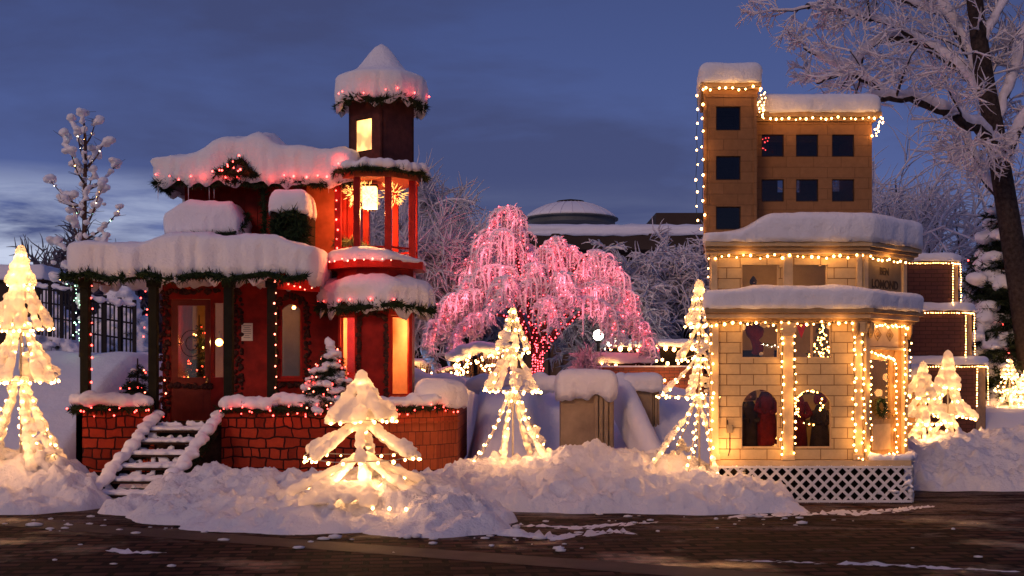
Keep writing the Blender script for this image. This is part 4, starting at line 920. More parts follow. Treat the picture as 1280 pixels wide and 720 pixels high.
# transom over the door with two etched lozenges
mb = MB(); fbox(mb, fpx(1084), fpx(1122), Z(433, YF), Z(403, YF), .001, .012); tr = mb.build('transom_panel', mat('frosted_transom', (.62, .46, .27), .4, .08, 9), ch, recalc=True)
mb = MB()
for cx_ in (.3, .7):
    tc_ = lerp(fpx(1084), fpx(1122), cx_); zc_ = (Z(433, YF) + Z(403, YF)) / 2
    for k in range(4):
        a_ = [(-.09, 0), (0, .08), (.09, 0), (0, -.08)]
        p, q = a_[k], a_[(k + 1) % 4]; mb.bar(fp(tc_ + p[0], zc_ + p[1], .016), fp(tc_ + q[0], zc_ + q[1], .016), .006, .012)
    mb.ball(fp(tc_, zc_, .012), .035, 1)
mb.build('lozenge', 'creamdark', tr)
mb = MB(); fbox(mb, fpx(1080), fpx(1126), Z(437, YF), Z(434, YF), .001, .04); mb.build('door_lintel', 'creamtrim', ch, recalc=True)
# posts
def post(x, y, w=.13, za=z0, zb=zc1, cap=True):
    mb = MB(); mb.box(x - w / 2, x + w / 2, y - .06, y - .002, za, zb); mb.box(x - w / 2 - .015, x + w / 2 + .015, y - .075, y - .0025, za + .002, za + .08)
    if cap: mb.box(x - w / 2 - .03, x + w / 2 + .03, y - .09, y - .003, zb - .14, zb - .002); mb.box(x - w / 2 - .015, x + w / 2 + .015, y - .075, y - .0035, zb - .19, zb - .14)
    return bevel(mb.build('post', 'creamtrim', ch), .006)
post(bx(984), BY); post(bx(893), BY, .09, cap=False); post(bx(1072), BY, .09)
for t in (.055, FLn - .10): 
    mb = MB(); fbox(mb, t - .045, t + .045, z0, zc1, .001, .05); fbox(mb, t - .06, t + .06, zc1 - .14, zc1 - .002, .002, .075); mb.build('post', 'creamtrim', ch, recalc=True)
# scroll brackets at the chamfer
for p in (Vector((bx(1068), BY - .10, 0)), fp(.05, 0, .1), fp(FLn - .1, 0, .1)):
    mb = MB(); mb.tube([(p.x, p.y + .06, zc1 - .2), (p.x, p.y, zc1 - .12), (p.x, p.y - .03, zc1 - .03), (p.x, p.y + .05, zc1 - .01)], [.02, .035, .03, .02], 6); mb.build('bracket', 'creamdark', ch, True)
# cornices
def cpoly(off): return [(max(p[0], xl - .04 - off * .3 + max(0, p[1] - BY) * .19), p[1]) for p in offpoly(FP, off)]
def ring(off, za, zb, name, m): mb = MB(); mb.prism(cpoly(off), za, zb); return bevel(mb.build(name, m, ch), .005)
ring(.10, zc1, zc1 + .035, 'cornice', 'creamdark'); ring(.15, zc1 + .036, zc1 + .10, 'cornice', 'creamtrim'); ring(.20, zc1 + .101, zc1 + .165, 'cornice', 'creamdark')
mb = MB(); P_ = [Vector((*p, zc1 - .012)) for p in offpoly(FP, .06)[:3]]
for a, b in zip(P_, P_[1:]):
    for p in resample([a, b], .045): mb.box(p.x - .012, p.x + .012, p.y - .02, p.y + .03, zc1 - .022, zc1 - .001)
mb.build('dentils', 'creamtrim', ch)
# upper storey
uh = [(U(927), U(974), Z(386, BY) + .02, Z(331, BY)), (U(990), U(1035), Z(386, BY) + .02, Z(331, BY))]
w, *_ = wall_holes((xl, BY), (xc, BY), zu0 - .02, zu1, uh, .07); w.build('wall', 'cream', ch)
mb = MB(); wallstrip(mb, (xc, BY), (ex, ey), zu0 - .02, zu1, .07); mb.build('wall', 'creamtrim', ch)
for h in uh:
    f = MB(); a, b = xl + h[0], xl + h[1]; yy = BY + .035
    f.box(a, a + .018, yy, yy + .02, h[2] + .019, h[3]); f.box(b - .018, b, yy, yy + .02, h[2] + .019, h[3]); f.box(a, b, yy, yy + .02, h[2], h[2] + .018)
    wn = f.build('window', 'creamtrim', ch); mb = MB(); mb.box(a + .018, b - .018, yy + .008, yy + .011, h[2] + .018, h[3] - .002); mb.build('pane', 'glass', wn)
for px, w_ in ((984, .12), (892, .08), (1073, .07)): post(bx(px), BY, w_, zu0, zu1, False)
for t in (.05, FLn - .09): mb = MB(); fbox(mb, t - .045, t + .045, zu0, zu1, .001, .03); mb.build('post', 'creamtrim', ch, recalc=True)
ring(.09, zu1, zu1 + .04, 'cornice', 'creamtrim'); ring(.14, zu1 + .041, zu1 + .085, 'cornice', 'creamdark'); ring(.18, zu1 + .086, zu1 + .15, 'cornice', 'creamtrim')
# house sign on the chamfer
ta, tb = .12, FLn - .18
sg = thing('house_sign', 'grey brown board reading BEN LOMOND above the corner door', 'sign', tuple(fp((ta + tb) / 2, 2.9, .01)))
mb = MB(); fbox(mb, ta, tb, zu0 + .02, zu1 - .01, .002, .014); mb.build('board', 'signboard', sg, recalc=True)
def lettering(txt, size, c, parent, m, rotz, o=.017):
    cu = bpy.data.curves.new('lettering', 'FONT'); cu.body = txt; cu.size = size; cu.extrude = .003; cu.align_x = 'CENTER'; cu.align_y = 'CENTER'; cu.offset = .003; cu.materials.append(M[m] if isinstance(m, str) else m)
    ob = bpy.data.objects.new('lettering', cu); C.objects.link(ob); ob.parent = parent; ob.location = Vector(c) - Vector(parent['_loc']); ob.rotation_euler = (pi / 2, 0, rotz); dg = bpy.context.evaluated_depsgraph_get(); me = bpy.data.meshes.new_from_object(ob.evaluated_get(dg)); o2 = bpy.data.objects.new('lettering', me); C.objects.link(o2); o2.parent = parent; o2.location = ob.location; o2.rotation_euler = ob.rotation_euler; bpy.data.objects.remove(ob); o2.name = 'lettering'; return o2
rz_ = math.atan2(fu.y, fu.x)
lettering('BEN', .13, fp((ta + tb) / 2 - .02, zu1 - .19, .018), sg, 'letter', rz_); lettering('LOMOND', .155, fp((ta + tb) / 2, zu1 - .36, .018), sg, 'letter', rz_)
# tower and upper block
TY0 = 15.3; tx0, tx1 = X(880, TY0), X(946, TY0); tz0 = zu1 + .151; tz1 = Z(112, TY0)
def uT(px): return X(px, TY0) - tx0
th_ = [(uT(895), uT(926), Z(y1, TY0), Z(y0, TY0)) for y0, y1 in ((133, 163), (195, 225), (258, 287))]
w, *_ = wall_holes((tx0, TY0), (tx1, TY0), tz0, tz1, th_, .05); w.build('tower_wall', 'tan', ch)
KY = 15.75; kx0, kx1 = tx1 - .05, X(1090, KY); kz1 = Z(152, KY)
kh = [(X(a, KY) - kx0, X(b, KY) - kx0, Z(y1, KY), Z(y0, KY)) for y0, y1 in ((168, 196), (224, 252)) for a, b in ((952, 980), (995, 1023), (1040, 1068))]
w, *_ = wall_holes((kx0 + .051, KY), (kx1, KY), tz0, kz1, [(h[0] - .051, h[1] - .051, h[2], h[3]) for h in kh], .05); w.build('upper_wall', 'tan', ch)
TB = 16.6; KB = 17.2
w, *_ = wall_holes((tx1, TB), (tx0 + .20, TB), tz0, tz1, [(tx1 - X(940, TB), tx1 - X(918, TB), Z(222, TB), Z(203, TB))], .05); w.build('tower_wall', 'tan', ch)
w, *_ = wall_holes((kx1, KB), (kx0, KB), tz0, kz1, [(kx1 - X(999, KB), kx1 - X(971, KB), Z(241, KB), Z(212, KB)), (kx1 - X(1054, KB), kx1 - X(1027, KB), Z(240, KB), Z(212, KB))], .05); w.build('upper_wall', 'tan', ch)
mb = MB(); wallstrip(mb, (tx0 + .20, TB - .002), (tx0 + .012, TY0 + .051), tz0, tz1, .05); mb.box(tx1 - .05, tx1, TY0 + .051, TB - .051, tz0, tz1); mb.build('tower_wall', 'tan', ch)
mb = MB(); mb.box(kx1 - .05, kx1, KY + .051, KB - .051, tz0, kz1); mb.build('upper_wall', 'tan', ch)
mb = MB(); mb.box(tx0 + .26, tx1 - .055, TY0 + .055, TB - .055, tz0 + .001, tz0 + .02)
for zz in (Z(170, TY0), Z(232, TY0)): mb.box(tx0 + .27, tx1 - .052, TY0 + .8, TB - .052, zz, zz + .02)
mb.build('loft_floor', 'innerdark', ch)
def eave(x0, x1, y0, y1, z, m='creamdark', o=.0):
    mb = MB(); mb.box(x0 - .03, x1 + .03, y0 - .03, y1 + .03, z, z + .04); mb.box(x0 - .06, x1 + .06, y0 - .06, y1 + .06, z + .041, z + .085); return bevel(mb.build('cornice', 'tan' if 0 else m, ch), .004)
mb = MB(); mb.prism([(tx0 - .04, TY0 - .05), (tx1 + .05, TY0 - .05), (tx1 + .05, TB + .05), (tx0 + .16, TB + .05)], tz1, tz1 + .085); mb.build('cornice', 'creamdark', ch) 
mb = MB(); mb.box(tx1 + .061, kx1 + .04, KY - .04, KB + .04, kz1, kz1 + .05); mb.box(tx1 + .061, kx1 + .10, KY - .10, KB + .08, kz1 + .051, kz1 + .11); mb.build('cornice', 'creamdark', ch)
mb = MB(); mb.box(tx0 - .01, tx1 + .012, TY0 - .012, TY0 - .001, tz1 - .10, tz1 - .003); mb.build('frieze', 'tan', ch)
mb = MB()
for px in (881.5, 944): mb.box(X(px, TY0) - .018, X(px, TY0) + .018, TY0 - .015, TY0 - .0015, tz0, tz1 - .101)
mb.build('corner_board', 'tan', ch)
for x0_, hs_, yy in ((tx0, th_, TY0), (kx0, kh, KY)):
    for h in hs_:
        f = MB(); a, b = x0_ + h[0], x0_ + h[1]; y_ = yy + .02
        f.box(a, a + .012, y_, y_ + .015, h[2] + .013, h[3] - .013); f.box(b - .012, b, y_, y_ + .015, h[2] + .013, h[3] - .013); f.box(a, b, y_, y_ + .015, h[2], h[2] + .012); f.box(a, b, y_, y_ + .015, h[3] - .012, h[3])
        wn = f.build('window', 'innerdark', ch); mb = MB(); mb.box(a + .012, b - .012, y_ + .006, y_ + .009, h[2] + .012, h[3] - .012); mb.build('pane', 'darkglass', wn)
# interior: rooms
ifl = Z(486, BY) + .25
mb = MB(); yb = 16.35
mb.box(xl + .26, ex - .1, yb, yb + .03, z0 + .02, zu1 - .02); mb.build('interior', 'inner', ch); mb = MB(); wallstrip(mb, (xl + .30, yb), (xl + .10, BY + .09), z0 + .02, zu1 - .02, .01); mb.box(ex - .12, ex - .10, ey + .08, yb, z0 + .02, zu1 - .02); mb.build('interior_side', 'inner', ch)
mb = MB(); mb.box(xl + .28, xc, BY + .09, yb, z0 + .001, z0 + .02); mb.box(xl + .28, xc - .1, BY + .12, yb, zu0 - .06, zu0 - .04); mb.box(xl + .1, xc - .2, BY + .25, yb, 1.60, 1.63); mb.build('interior_floor', 'cloth_b', ch)
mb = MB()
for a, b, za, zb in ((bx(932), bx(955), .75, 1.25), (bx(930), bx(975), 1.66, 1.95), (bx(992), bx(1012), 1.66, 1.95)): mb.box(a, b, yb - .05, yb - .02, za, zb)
mb.build('dark_slab', 'void', ch)  # flat near-black slabs painting the dark of deeper recesses
# electric box and conduit on the wall
eb = thing('electrical_box', 'small grey electrical box with a cable on the cream block wall', 'electrical box', (bx(912), BY - .03, Z(538, BY)))
mb = MB(); mb.box(bx(908), bx(915.5), BY - .05, BY - .002, Z(541, BY), Z(531, BY)); bevel(mb.build('box', 'box', eb), .006)
mb = MB(); mb.tube([(bx(912), BY - .012, Z(541, BY)), (bx(912), BY - .012, Z(562, BY)), (bx(910), BY - .012, Z(570, BY))], .006, 5); mb.tube([(bx(909), BY - .012, Z(531, BY)), (bx(909), BY - .012, Z(525, BY))], .006, 5); mb.build('cable', 'cloth_k', eb)
# figures behind the glass
def figure(name, label, c, h, robe, hood, look=0., lean=0.):
    root = thing(name, label, 'display figure', c); x, y, z = c; mb = MB()
    prof = [(.17, 0), (.165, .1), (.13, .38), (.10, .55), (.105, .66), (.07, .74), (.045, .78)]
    mb.lathe([(r * h * (1 + .0), zz * h) for r, zz in prof], c, 14)
    for v in mb.v: v.x += lean * (v.z - z); v.x += .012 * sin(math.atan2(v.y - y, v.x - x) * 6)
    mb.build('robe', robe, root, True)
    sh = Vector((x + lean * .7 * h, y, z + .68 * h))
    for sg in (-1, 1):
        mb = MB(); mb.tube([sh + Vector((sg * .08 * h, 0, 0)), sh + Vector((sg * .14 * h, -.06 * h, -.14 * h)), sh + Vector((sg * .05 * h, -.17 * h, -.17 * h))], [.045 * h, .04 * h, .032 * h], 8); mb.build('sleeve', robe, root, True)
    hd = sh + Vector((0, -.01, .17 * h)); mb = MB(); mb.ball(hd, .075 * h, 2, (.85, .95, 1.1)); mb.ball(hd + Vector((0, -.075 * h, -.005)), .016 * h, 1); mb.build('head', 'skin', root, True)
    mb = MB(); mb.lathe([(.075 * h, -.06 * h), (.10 * h, -.02 * h), (.095 * h, .06 * h), (.05 * h, .13 * h), (.015 * h, .17 * h)], hd + Vector((0, .022 * h, 0)), 12); mb.build('hood', hood, root, True)
    return root
figure('display_figure', 'robed dark red figure just left of the post in the ground floor window', (bx(966), BY + .26, z0 + .12), .95, 'cloth_r', 'cloth_r', lean=-.05)
figure('display_figure', 'hooded red figure with a pointed hood just right of the post', (bx(1000), BY + .30, z0 + .02), 1.02, 'cloth_r', 'cloth_r', lean=.06)
figure('display_figure', 'dark gowned figure in a broad hat in the first arched window', (bx(944), BY + .34, z0 + .02), .92, 'cloth_k', 'cloth_b')
figure('display_figure', 'slim dark figure with a red scarf beside the wreath in the second arched window', (bx(1033), BY + .30, z0 + .02), .86, 'cloth_k', 'cloth_r')
figure('display_figure', 'figure with a dark round hat in the upper storey window under the cornice', (bx(950), BY + .42, zu0 - .04), .48, 'cloth_b', 'cloth_k')
# hanging red figure, upper left window of the ground floor
hf_ = thing('hanging_figure', 'red hanging plush figure with white trim in the small upper window of the ground floor', 'display figure', (bx(949), BY + .22, 2.26)); x_, y_ = bx(949), BY + .22
mb = MB(); mb.ball((x_ - .01, y_, 2.17), .13, 2, (.95, .7, .9)); mb.ball((x_ - .08, y_, 2.24), .08, 2); mb.ball((x_ + .03, y_, 1.96), .09, 2, (.9, .7, 1.0)); mb.tube([(x_ - .02, y_, 2.1), (x_ + .02, y_, 1.95), (x_ - .03, y_ - .02, 1.88)], [.06, .06, .04], 8); remesh(mb.build('suit', 'cloth_r', hf_, True), .016, 3)
mb = MB(); mb.tube([(x_ + .03, y_ - .09, 2.27), (x_ + .10, y_ - .08, 2.24), (x_ + .13, y_ - .04, 2.26)], [.025, .03, .02], 6); mb.ball((x_ + .06, y_ - .05, 1.88), .03, 1); mb.build('trim', 'cloth_w', hf_, True)
mb = MB(); p_ = [bx(1004), BY + .1, 0]; mb.add([(bx(997), BY + .1, 2.27), (bx(1011), BY + .1, 2.27), (bx(1004), BY + .1, 2.08), (bx(997), BY + .11, 2.27), (bx(1011), BY + .11, 2.27), (bx(1004), BY + .11, 2.08)], [(0, 2, 1), (3, 4, 5), (0, 1, 4, 3), (1, 2, 5, 4), (2, 0, 3, 5)])
tag(mb.build('pennant', 'ribbon', uv=False), 'small red pointed pennant in the small window right of the post', 'pennant')
def lit_cluster(name, label, cat, fn, n, kind, r, seed, green=True, base=(0, 0, 0)):
    rng = random.Random(seed); root = thing(name, label, cat, base); pts = [Vector(fn(rng)) for _ in range(n)]
    if green:
        mb = MB()
        for p in pts:
            for _ in range(16): d = Vector((rng.gauss(0, 1), rng.gauss(0, 1), rng.gauss(0, 1))).normalized(); mb.spike(p + Vector((0, .02, 0)), d, .06, .006)
        mb.build('foliage', 'needle', root, uv=False)
    for p in pts: bulb(p, kind, r * rng.uniform(.8, 1.2), root)
    return root
lit_cluster('lit_tree', 'small tree of warm bulbs standing in the upper right window of the ground floor', 'christmas tree', lambda g: (lambda t: (bx(1030) + g.uniform(-1, 1) * .17 * (1 - t) + .03 * t, BY + .22 + g.uniform(-.05, .05), 1.84 + t * .42))(g.random() ** 1.3), 70, 'warm', .010, 4, True, (bx(1030), BY + .22, 1.65))
lit_cluster('lit_wreath', 'wreath of warm bulbs in the second arched window', 'wreath', lambda g: (lambda t: (bx(1016) + .17 * cos(t) + g.gauss(0, .015), BY + .2, 1.2 + .22 * sin(t) + g.gauss(0, .015)))(g.uniform(-.4, 2 * pi - 1.2)), 46, 'warm', .010, 6, True, (bx(1016), BY + .2, 1.2))
lit_cluster('window_bulbs', 'little red bulbs hanging inside the first window of the tan upper storey', 'string lights', lambda g: (X(957, KY) + g.uniform(-.06, .06), KY + .08, Z(170 + g.random() * 17, KY)), 14, 'red', .008, 7, False, (X(957, KY), KY + .08, Z(178, KY)))
wr_ = tag(garland_mesh([fp((da + db) / 2 + .10 * cos(2 * pi * k / 16), z0 + .66 + .10 * sin(2 * pi * k / 16), -.01) for k in range(17)], .04, 10, random.Random(3)).build('wreath', 'needle', uv=False), 'small wreath hanging on the corner door of the cream house', 'wreath')
lamp_bulb('ceiling_lamp', 'lamp burning behind the glass of the cream house corner door', tuple(fp(da + .17, z0 + .98, -.14)), .055, 'warm2', 12)
lamp_bulb('ceiling_lamp', 'lamp lighting the ground floor room behind the arched windows', (bx(985), 15.75, 1.5), .02, 'warm', 3)
lamp_bulb('ceiling_lamp', 'lamp lighting the room behind the small ground floor windows', (bx(985), 15.8, 2.2), .02, 'warm', 3)
lamp_bulb('ceiling_lamp', 'lamp lighting the upper storey room beneath the tan tower', (bx(990), 15.8, 2.98), .02, 'warm', 6)
# snow
GS = 'snow on the cream house'
snow_slab('settled_snow', 'thick snow slab on the upper cornice, below the tan tower', cpoly(.19), zu1 + .15, .35, .02, .03, .12, .02, 21, hf=lambda x, y: .12 + .25 * ss((x - bx(915)) / .5), flute=.016, group=GS, side=.72)
snow_slab('settled_snow', 'long snow slab on the lower cornice of the cream house', cpoly(.20), zc1 + .165, .26, .02, .03, .10, .02, 22, hf=lambda x, y: .23 + .06 * ss((x - bx(900)) / .5) - .05 * ss((x - bx(1050)) / .4), flute=.016, group=GS, side=.7)
snow_slab('settled_snow', 'square snow cap on the top of the tan tower', [(tx0 - .05, TY0 - .06), (tx1 + .06, TY0 - .06), (tx1 + .06, TB + .06), (tx0 + .15, TB + .06)], tz1 + .085, .27, .02, .03, .12, .015, 23, flute=.012, group=GS, side=.6)
snow_slab('settled_snow', 'long flat snow slab on the tan upper storey', [(tx1 + .0, KY - .10), (kx1 + .10, KY - .10), (kx1 + .10, KB + .08), (tx1 + .0, KB + .08)], kz1 + .11, .25, .02, .02, .10, .012, 24, flute=.012, group=GS, side=.6)
snow_lumps('settled_snow', 'soft strip of snow on the door ledge of the cream house', [(bx(1090, BY), BY - .0, z0 + .03), (bx(1137, BY), BY + .0, z0 + .03), (ex, 15.8, z0 + .03)], .05, .07, 25, .04, group=GS, cat='settled snow', jit=.01)
snow_lumps('settled_snow', 'thin rags of snow caught in the lattice at the corner of the cream house', [(bx(1090), BY - .08, .1), (bx(1120), BY - .1, .16), (bx(1136), BY - .08, .30), (bx(1139), BY - .05, .1)], .02, .045, 26, .05, group=GS, cat='settled snow', jit=.05)
# strings of warm bulbs
yq = BY - .03
def wav(px0, px1, py, n, Y, amp=3, yo=-.03): return [(X(lerp(px0, px1, k / n), Y), Y + yo, Z(py + amp * sin(k * 1.9 + 1), Y)) for k in range(n + 1)]
string_lights('warm bulbs down the outer edge of the tan tower', [[(tx0 - .02, TY0 - .04, Z(y, TY0)) for y in (112, 170, 230, 291)], [(tx0 - .09, TY0 + .02, Z(y, TY0)) for y in (118, 180, 240, 285)]], .205, 'warm', .021, 1, glow=.65)
string_lights('warm bulbs under the cap of the tan tower', [(tx0, TY0 - .09, Z(111, TY0)), (tx1 + .03, TY0 - .09, Z(111, TY0))], .1, 'warm', .019, 2, glow=.65)
string_lights('dense zigzag of warm bulbs between the tan tower and its lower wing', [[(X(951, TY0), TY0 + .02, Z(112, TY0)), (X(955, TY0), TY0 + .1, Z(146, TY0))], [(X(955, TY0), TY0 + .02, Z(112, TY0)), (X(956, TY0), TY0 + .1, Z(146, TY0))], [(X(948, TY0), TY0 + .1, Z(118, TY0)), (X(952, TY0), TY0 + .1, Z(140, TY0))]], .05, 'warm', .014, 3, glow=.65)
string_lights('warm bulbs along the eave of the tan wing', [(X(960, KY), KY - .13, Z(149.5, KY)), (X(1098, KY), KY - .13, Z(148.5, KY))], .093, 'warm', .019, 4, glow=.65)
string_lights('bunched warm bulbs at the outer end of the tan wing eave', [[(X(1099, KY), KY - .1, Z(150, KY)), (X(1090, KY), KY - .02, Z(172, KY))], [(X(1102, KY), KY - .05, Z(150, KY)), (X(1094, KY), KY, Z(168, KY))]], .045, 'warm', .018, 5, jit=.02, glow=.65)
string_lights('warm bulbs looping under the upper cornice of the cream house', [wav(892, 1073, 320, 22, BY, 2.4, -.06) + [tuple(fp(t, Z(320, BY) - .01, .08)) for t in (.1, .4, .7, 1.0)]], .115, 'warm', .022, 6, glow=1.4)
string_lights('warm bulbs under the lower cornice of the cream house', [wav(894, 1066, 403, 16, BY, 1.6, -.09)], .12, 'warm', .023, 7, glow=1.4)
string_lights('warm bulbs round the transom over the corner door', [[tuple(fp(.08, zc1 - .03, .09)), tuple(fp(FLn - .05, zc1 - .03, .09))], [tuple(fp(fpx(1084), Z(436, YF), .03)), tuple(fp(fpx(1098), Z(443, YF), .03)), tuple(fp(fpx(1118), Z(447, YF), .03))]], .065, 'warm', .018, 8, glow=1.4)
string_lights('warm bulbs down the outer side of the cream block wall', [(bx(889), BY - .05, Z(405, BY)), (bx(890), BY - .05, Z(560, BY))], .14, 'warm', .021, 9, glow=1.4)
string_lights('warm bulbs down the outer edge of the upper cream storey', [(bx(885), BY - .05, Z(322, BY)), (bx(885), BY - .05, Z(352, BY))], .14, 'warm', .018, 19, glow=1.4)
string_lights('warm bulbs down both edges of the middle post', [[(bx(976), BY - .07, Z(410, BY)), (bx(976), BY - .07, Z(573, BY))], [(bx(992), BY - .07, Z(408, BY)), (bx(992), BY - .07, Z(573, BY))]], .115, 'warm', .019, 10, glow=1.4)
string_lights('warm bulbs down the post at the chamfered corner', [[(bx(1066), BY - .05, Z(410, BY)), (bx(1067), BY - .05, Z(560, BY)), (bx(1072), BY - .06, Z(573, BY))], [(bx(1077), BY - .07, Z(410, BY)), (bx(1078), BY - .07, Z(573, BY))]], .10, 'warm', .019, 11, jit=.016, glow=1.4)
string_lights('warm bulbs framing the corner door', [[tuple(fp(fpx(1086), Z(450, YF), .03)), tuple(fp(fpx(1086), z0 + .04, .03)), tuple(fp(fpx(1118), z0 + .06, .03)), tuple(fp(fpx(1118), Z(447, YF), .03))]], .085, 'warm', .017, 12, glow=1.4)
string_lights('warm bulbs down the outermost post of the corner door', [[tuple(fp(FLn - .17, Z(410, 15.9), .07)), tuple(fp(FLn - .17, z0 + .1, .07))], [tuple(fp(FLn - .03, Z(412, 15.9), .08)), tuple(fp(FLn - .03, Z(470, 15.9), .08))]], .10, 'warm', .018, 13, glow=1.4)
string_lights('faint string of white bulbs across the small window beside the post', [(bx(955), BY - .01, Z(430, BY)), (bx(975), BY - .01, Z(432, BY))], .045, 'white', .008, 14, group='strings of bulbs on the cream house')
# ================================================================== STEPPED BROWN BUILDING
SY = 20.6; sb = thing('stepped_house', 'dark brown brick building rising in three steps outlined with tiny bulbs', 'house', (X(1180, SY), SY, .6))
steps_ = [(1110, 1189, 1199, 326, 385), (1110, 1205, 1216, 388, 450), (1110, 1219, 1233, 455, 512)]
# one body per step, from the lowest up
for i, (a, b, c_, yt, yb_) in enumerate(steps_):
    x0_, x1_, x2_ = X(a, SY), X(b, SY), X(c_, SY + .25); zt_, zb_ = Z(yt, SY), (Z(yb_, SY) if i < 2 else .3)
    mb = MB(); mb.prism([(x0_, SY), (x1_, SY), (x2_, SY + .28), (x2_, SY + 2.4), (x0_, SY + 2.4)], zb_ if i == 2 else Z(yb_, SY) - .05 + (.0), zt_); mb.build('wall', 'brown', sb)
    mb = MB(); mb.add([(x1_ + .012, SY - .004, zb_ + .02), (x2_ - .012, SY + .266, zb_ + .02), (x2_ - .012, SY + .266, zt_ - .02), (x1_ + .012, SY - .004, zt_ - .02)], [(0, 1, 2, 3)]); mb.build('corner_panel', mat('lit_corner', (.40, .26, .13), .7, .2, 8), sb)  # corner face coloured paler, carrying light from the bulbs along its edges
    snow_slab('settled_snow', ['snow on the topmost step of the brown stepped building', 'snow on the middle step of the brown stepped building', 'snow on the lowest step of the brown stepped building'][i], [(x0_, SY - .05), (x1_ + .03, SY - .05), (x2_ + .05, SY + .25), (x2_ + .05, SY + 2.4), (x0_, SY + 2.4)], zt_ + .002, .14, .02, .02, .08, .02, 40 + i, group='snow on the stepped building')
    string_lights(['tiny bulbs outlining the topmost step of the brown building', 'tiny bulbs outlining the middle step of the brown building', 'tiny bulbs outlining the lowest step of the brown building'][i],
                  [[(X(1136, SY), SY - .04, zt_ - .03), (x1_, SY - .04, zt_ - .03), (x2_ + .01, SY + .22, zt_ - .03), (x2_ + .02, SY + .22, zb_ if i < 2 else Z(508, SY))], [(x1_ + .01, SY - .05, zt_ - .03), (x1_ + .01, SY - .05, zb_ if i < 2 else Z(508, SY))]], .052, 'warm', .0125, 50 + i, .004, 'strings of tiny bulbs on the stepped building')
# ================================================================== PILASTERS, STAIR CHEEK
def pilaster(label, x0, x1, y, zt_, w=.5, seed=0, drips=True):
    root = thing('pilaster', label, 'pillar', ((x0 + x1) / 2, y, .3), 'buff pilasters of the terrace wall'); mb = MB()
    mb.box(x0, lerp(x0, x1, .62), y, y + w, -.05, zt_); mb.build('shaft', 'pilaster', root)
    mb = MB()
    k = lerp(x0, x1, .62) + .002
    wd = (x1 - k) / 4
    for q in range(4): mb.box(k + q * wd, k + q * wd + wd * .72, y - .0 - (.04 if q % 2 == 0 else 0) + .02, y + w - .01, -.05, zt_ - .002); 
    mb.box(k, x1 - .003, y + .06, y + w - .012, -.05, zt_ - .004); mb.build('fluting', 'pilaster', root)
    mb = MB(); mb.box(x0 - .03, x1 + .03, y - .03, y + w + .03, zt_ + .001, zt_ + .06); mb.build('coping', 'pilaster', root)
    return root
P1Y = 19.0; pilaster('broad buff fluted pilaster standing nearer, between the two houses', X(701, P1Y), X(768, P1Y), P1Y, Z(492, P1Y))
pilaster('smaller buff pilaster standing behind the snowy stair side', X(792, 20.2), X(825, 20.2), 20.2, Z(488, 20.2))
snow_slab('settled_snow', 'domed snow cap with hanging drips on the broad pilaster', [(X(697, P1Y), P1Y - .08), (X(771, P1Y), P1Y - .08), (X(771, P1Y), P1Y + .6), (X(697, P1Y), P1Y + .6)], Z(490, P1Y), .36, .16, .03, .18, .02, 60, flute=.02, group='snow on the terrace', side=.5)
snow_slab('settled_snow', 'snow cap on the smaller pilaster', [(X(778, 20.2), 20.1), (X(828, 20.2), 20.1), (X(828, 20.2), 20.8), (X(778, 20.2), 20.8)], Z(487, 20.2), .28, .05, .03, .15, .02, 61, group='snow on the terrace', side=.5)
mb = MB()
for k in range(26):
    t = k / 25; mb.ball((lerp(X(776, 20.4), X(822, 18.0), t), lerp(20.4, 18.0, t), lerp(1.42, .30, t)), .26 - .03 * t, 2, (.75, 1, 1.0))
    mb.ball((lerp(X(776, 20.4), X(822, 18.0), t), lerp(20.4, 18.0, t), lerp(1.1, .0, t)), .27, 2, (.75, 1, 1.0))
o = mb.build('stair_cheek', 'snow', smooth=True, uv=False); remesh(o, .05, 5, .03, .3); tag(o, 'sloping stair side wall buried in smooth snow between the two pilasters', 'wall')
snow_lumps('settled_snow', 'smooth snow pillow on the terrace edge left of the broad pilaster', [(X(592, 21.5), 21.5, 1.45), (X(640, 21.5), 21.4, 1.5), (X(694, 21), 21, 1.45)], .16, .24, 62, .14, vs=.05, group='snow on the terrace', cat='settled snow')
# little post with a snow cap beside the cream house
pw_ = thing('wooden_post', 'short wooden post with a tall snow cap beside the cream house door', 'post', (X(1143, 19.8), 19.8, .2)); mb = MB(); x_ = X(1143, 19.8)
mb.box(x_ - .13, x_ + .13, 19.7, 19.96, .0, Z(480, 19.8)); mb.box(x_ - .16, x_ + .16, 19.67, 19.99, Z(479.9, 19.8), Z(475, 19.8)); mb.build('shaft', mat('post_wood', (.40, .24, .11), .7, .2, 6), pw_)
snow_slab('settled_snow', 'tall snow cap on the short wooden post', [(x_ - .17, 19.65), (x_ + .17, 19.65), (x_ + .17, 20.0), (x_ - .17, 20.0)], Z(474.8, 19.8), .26, .02, .01, .10, .01, 63, group='snow on the terrace', side=.6)
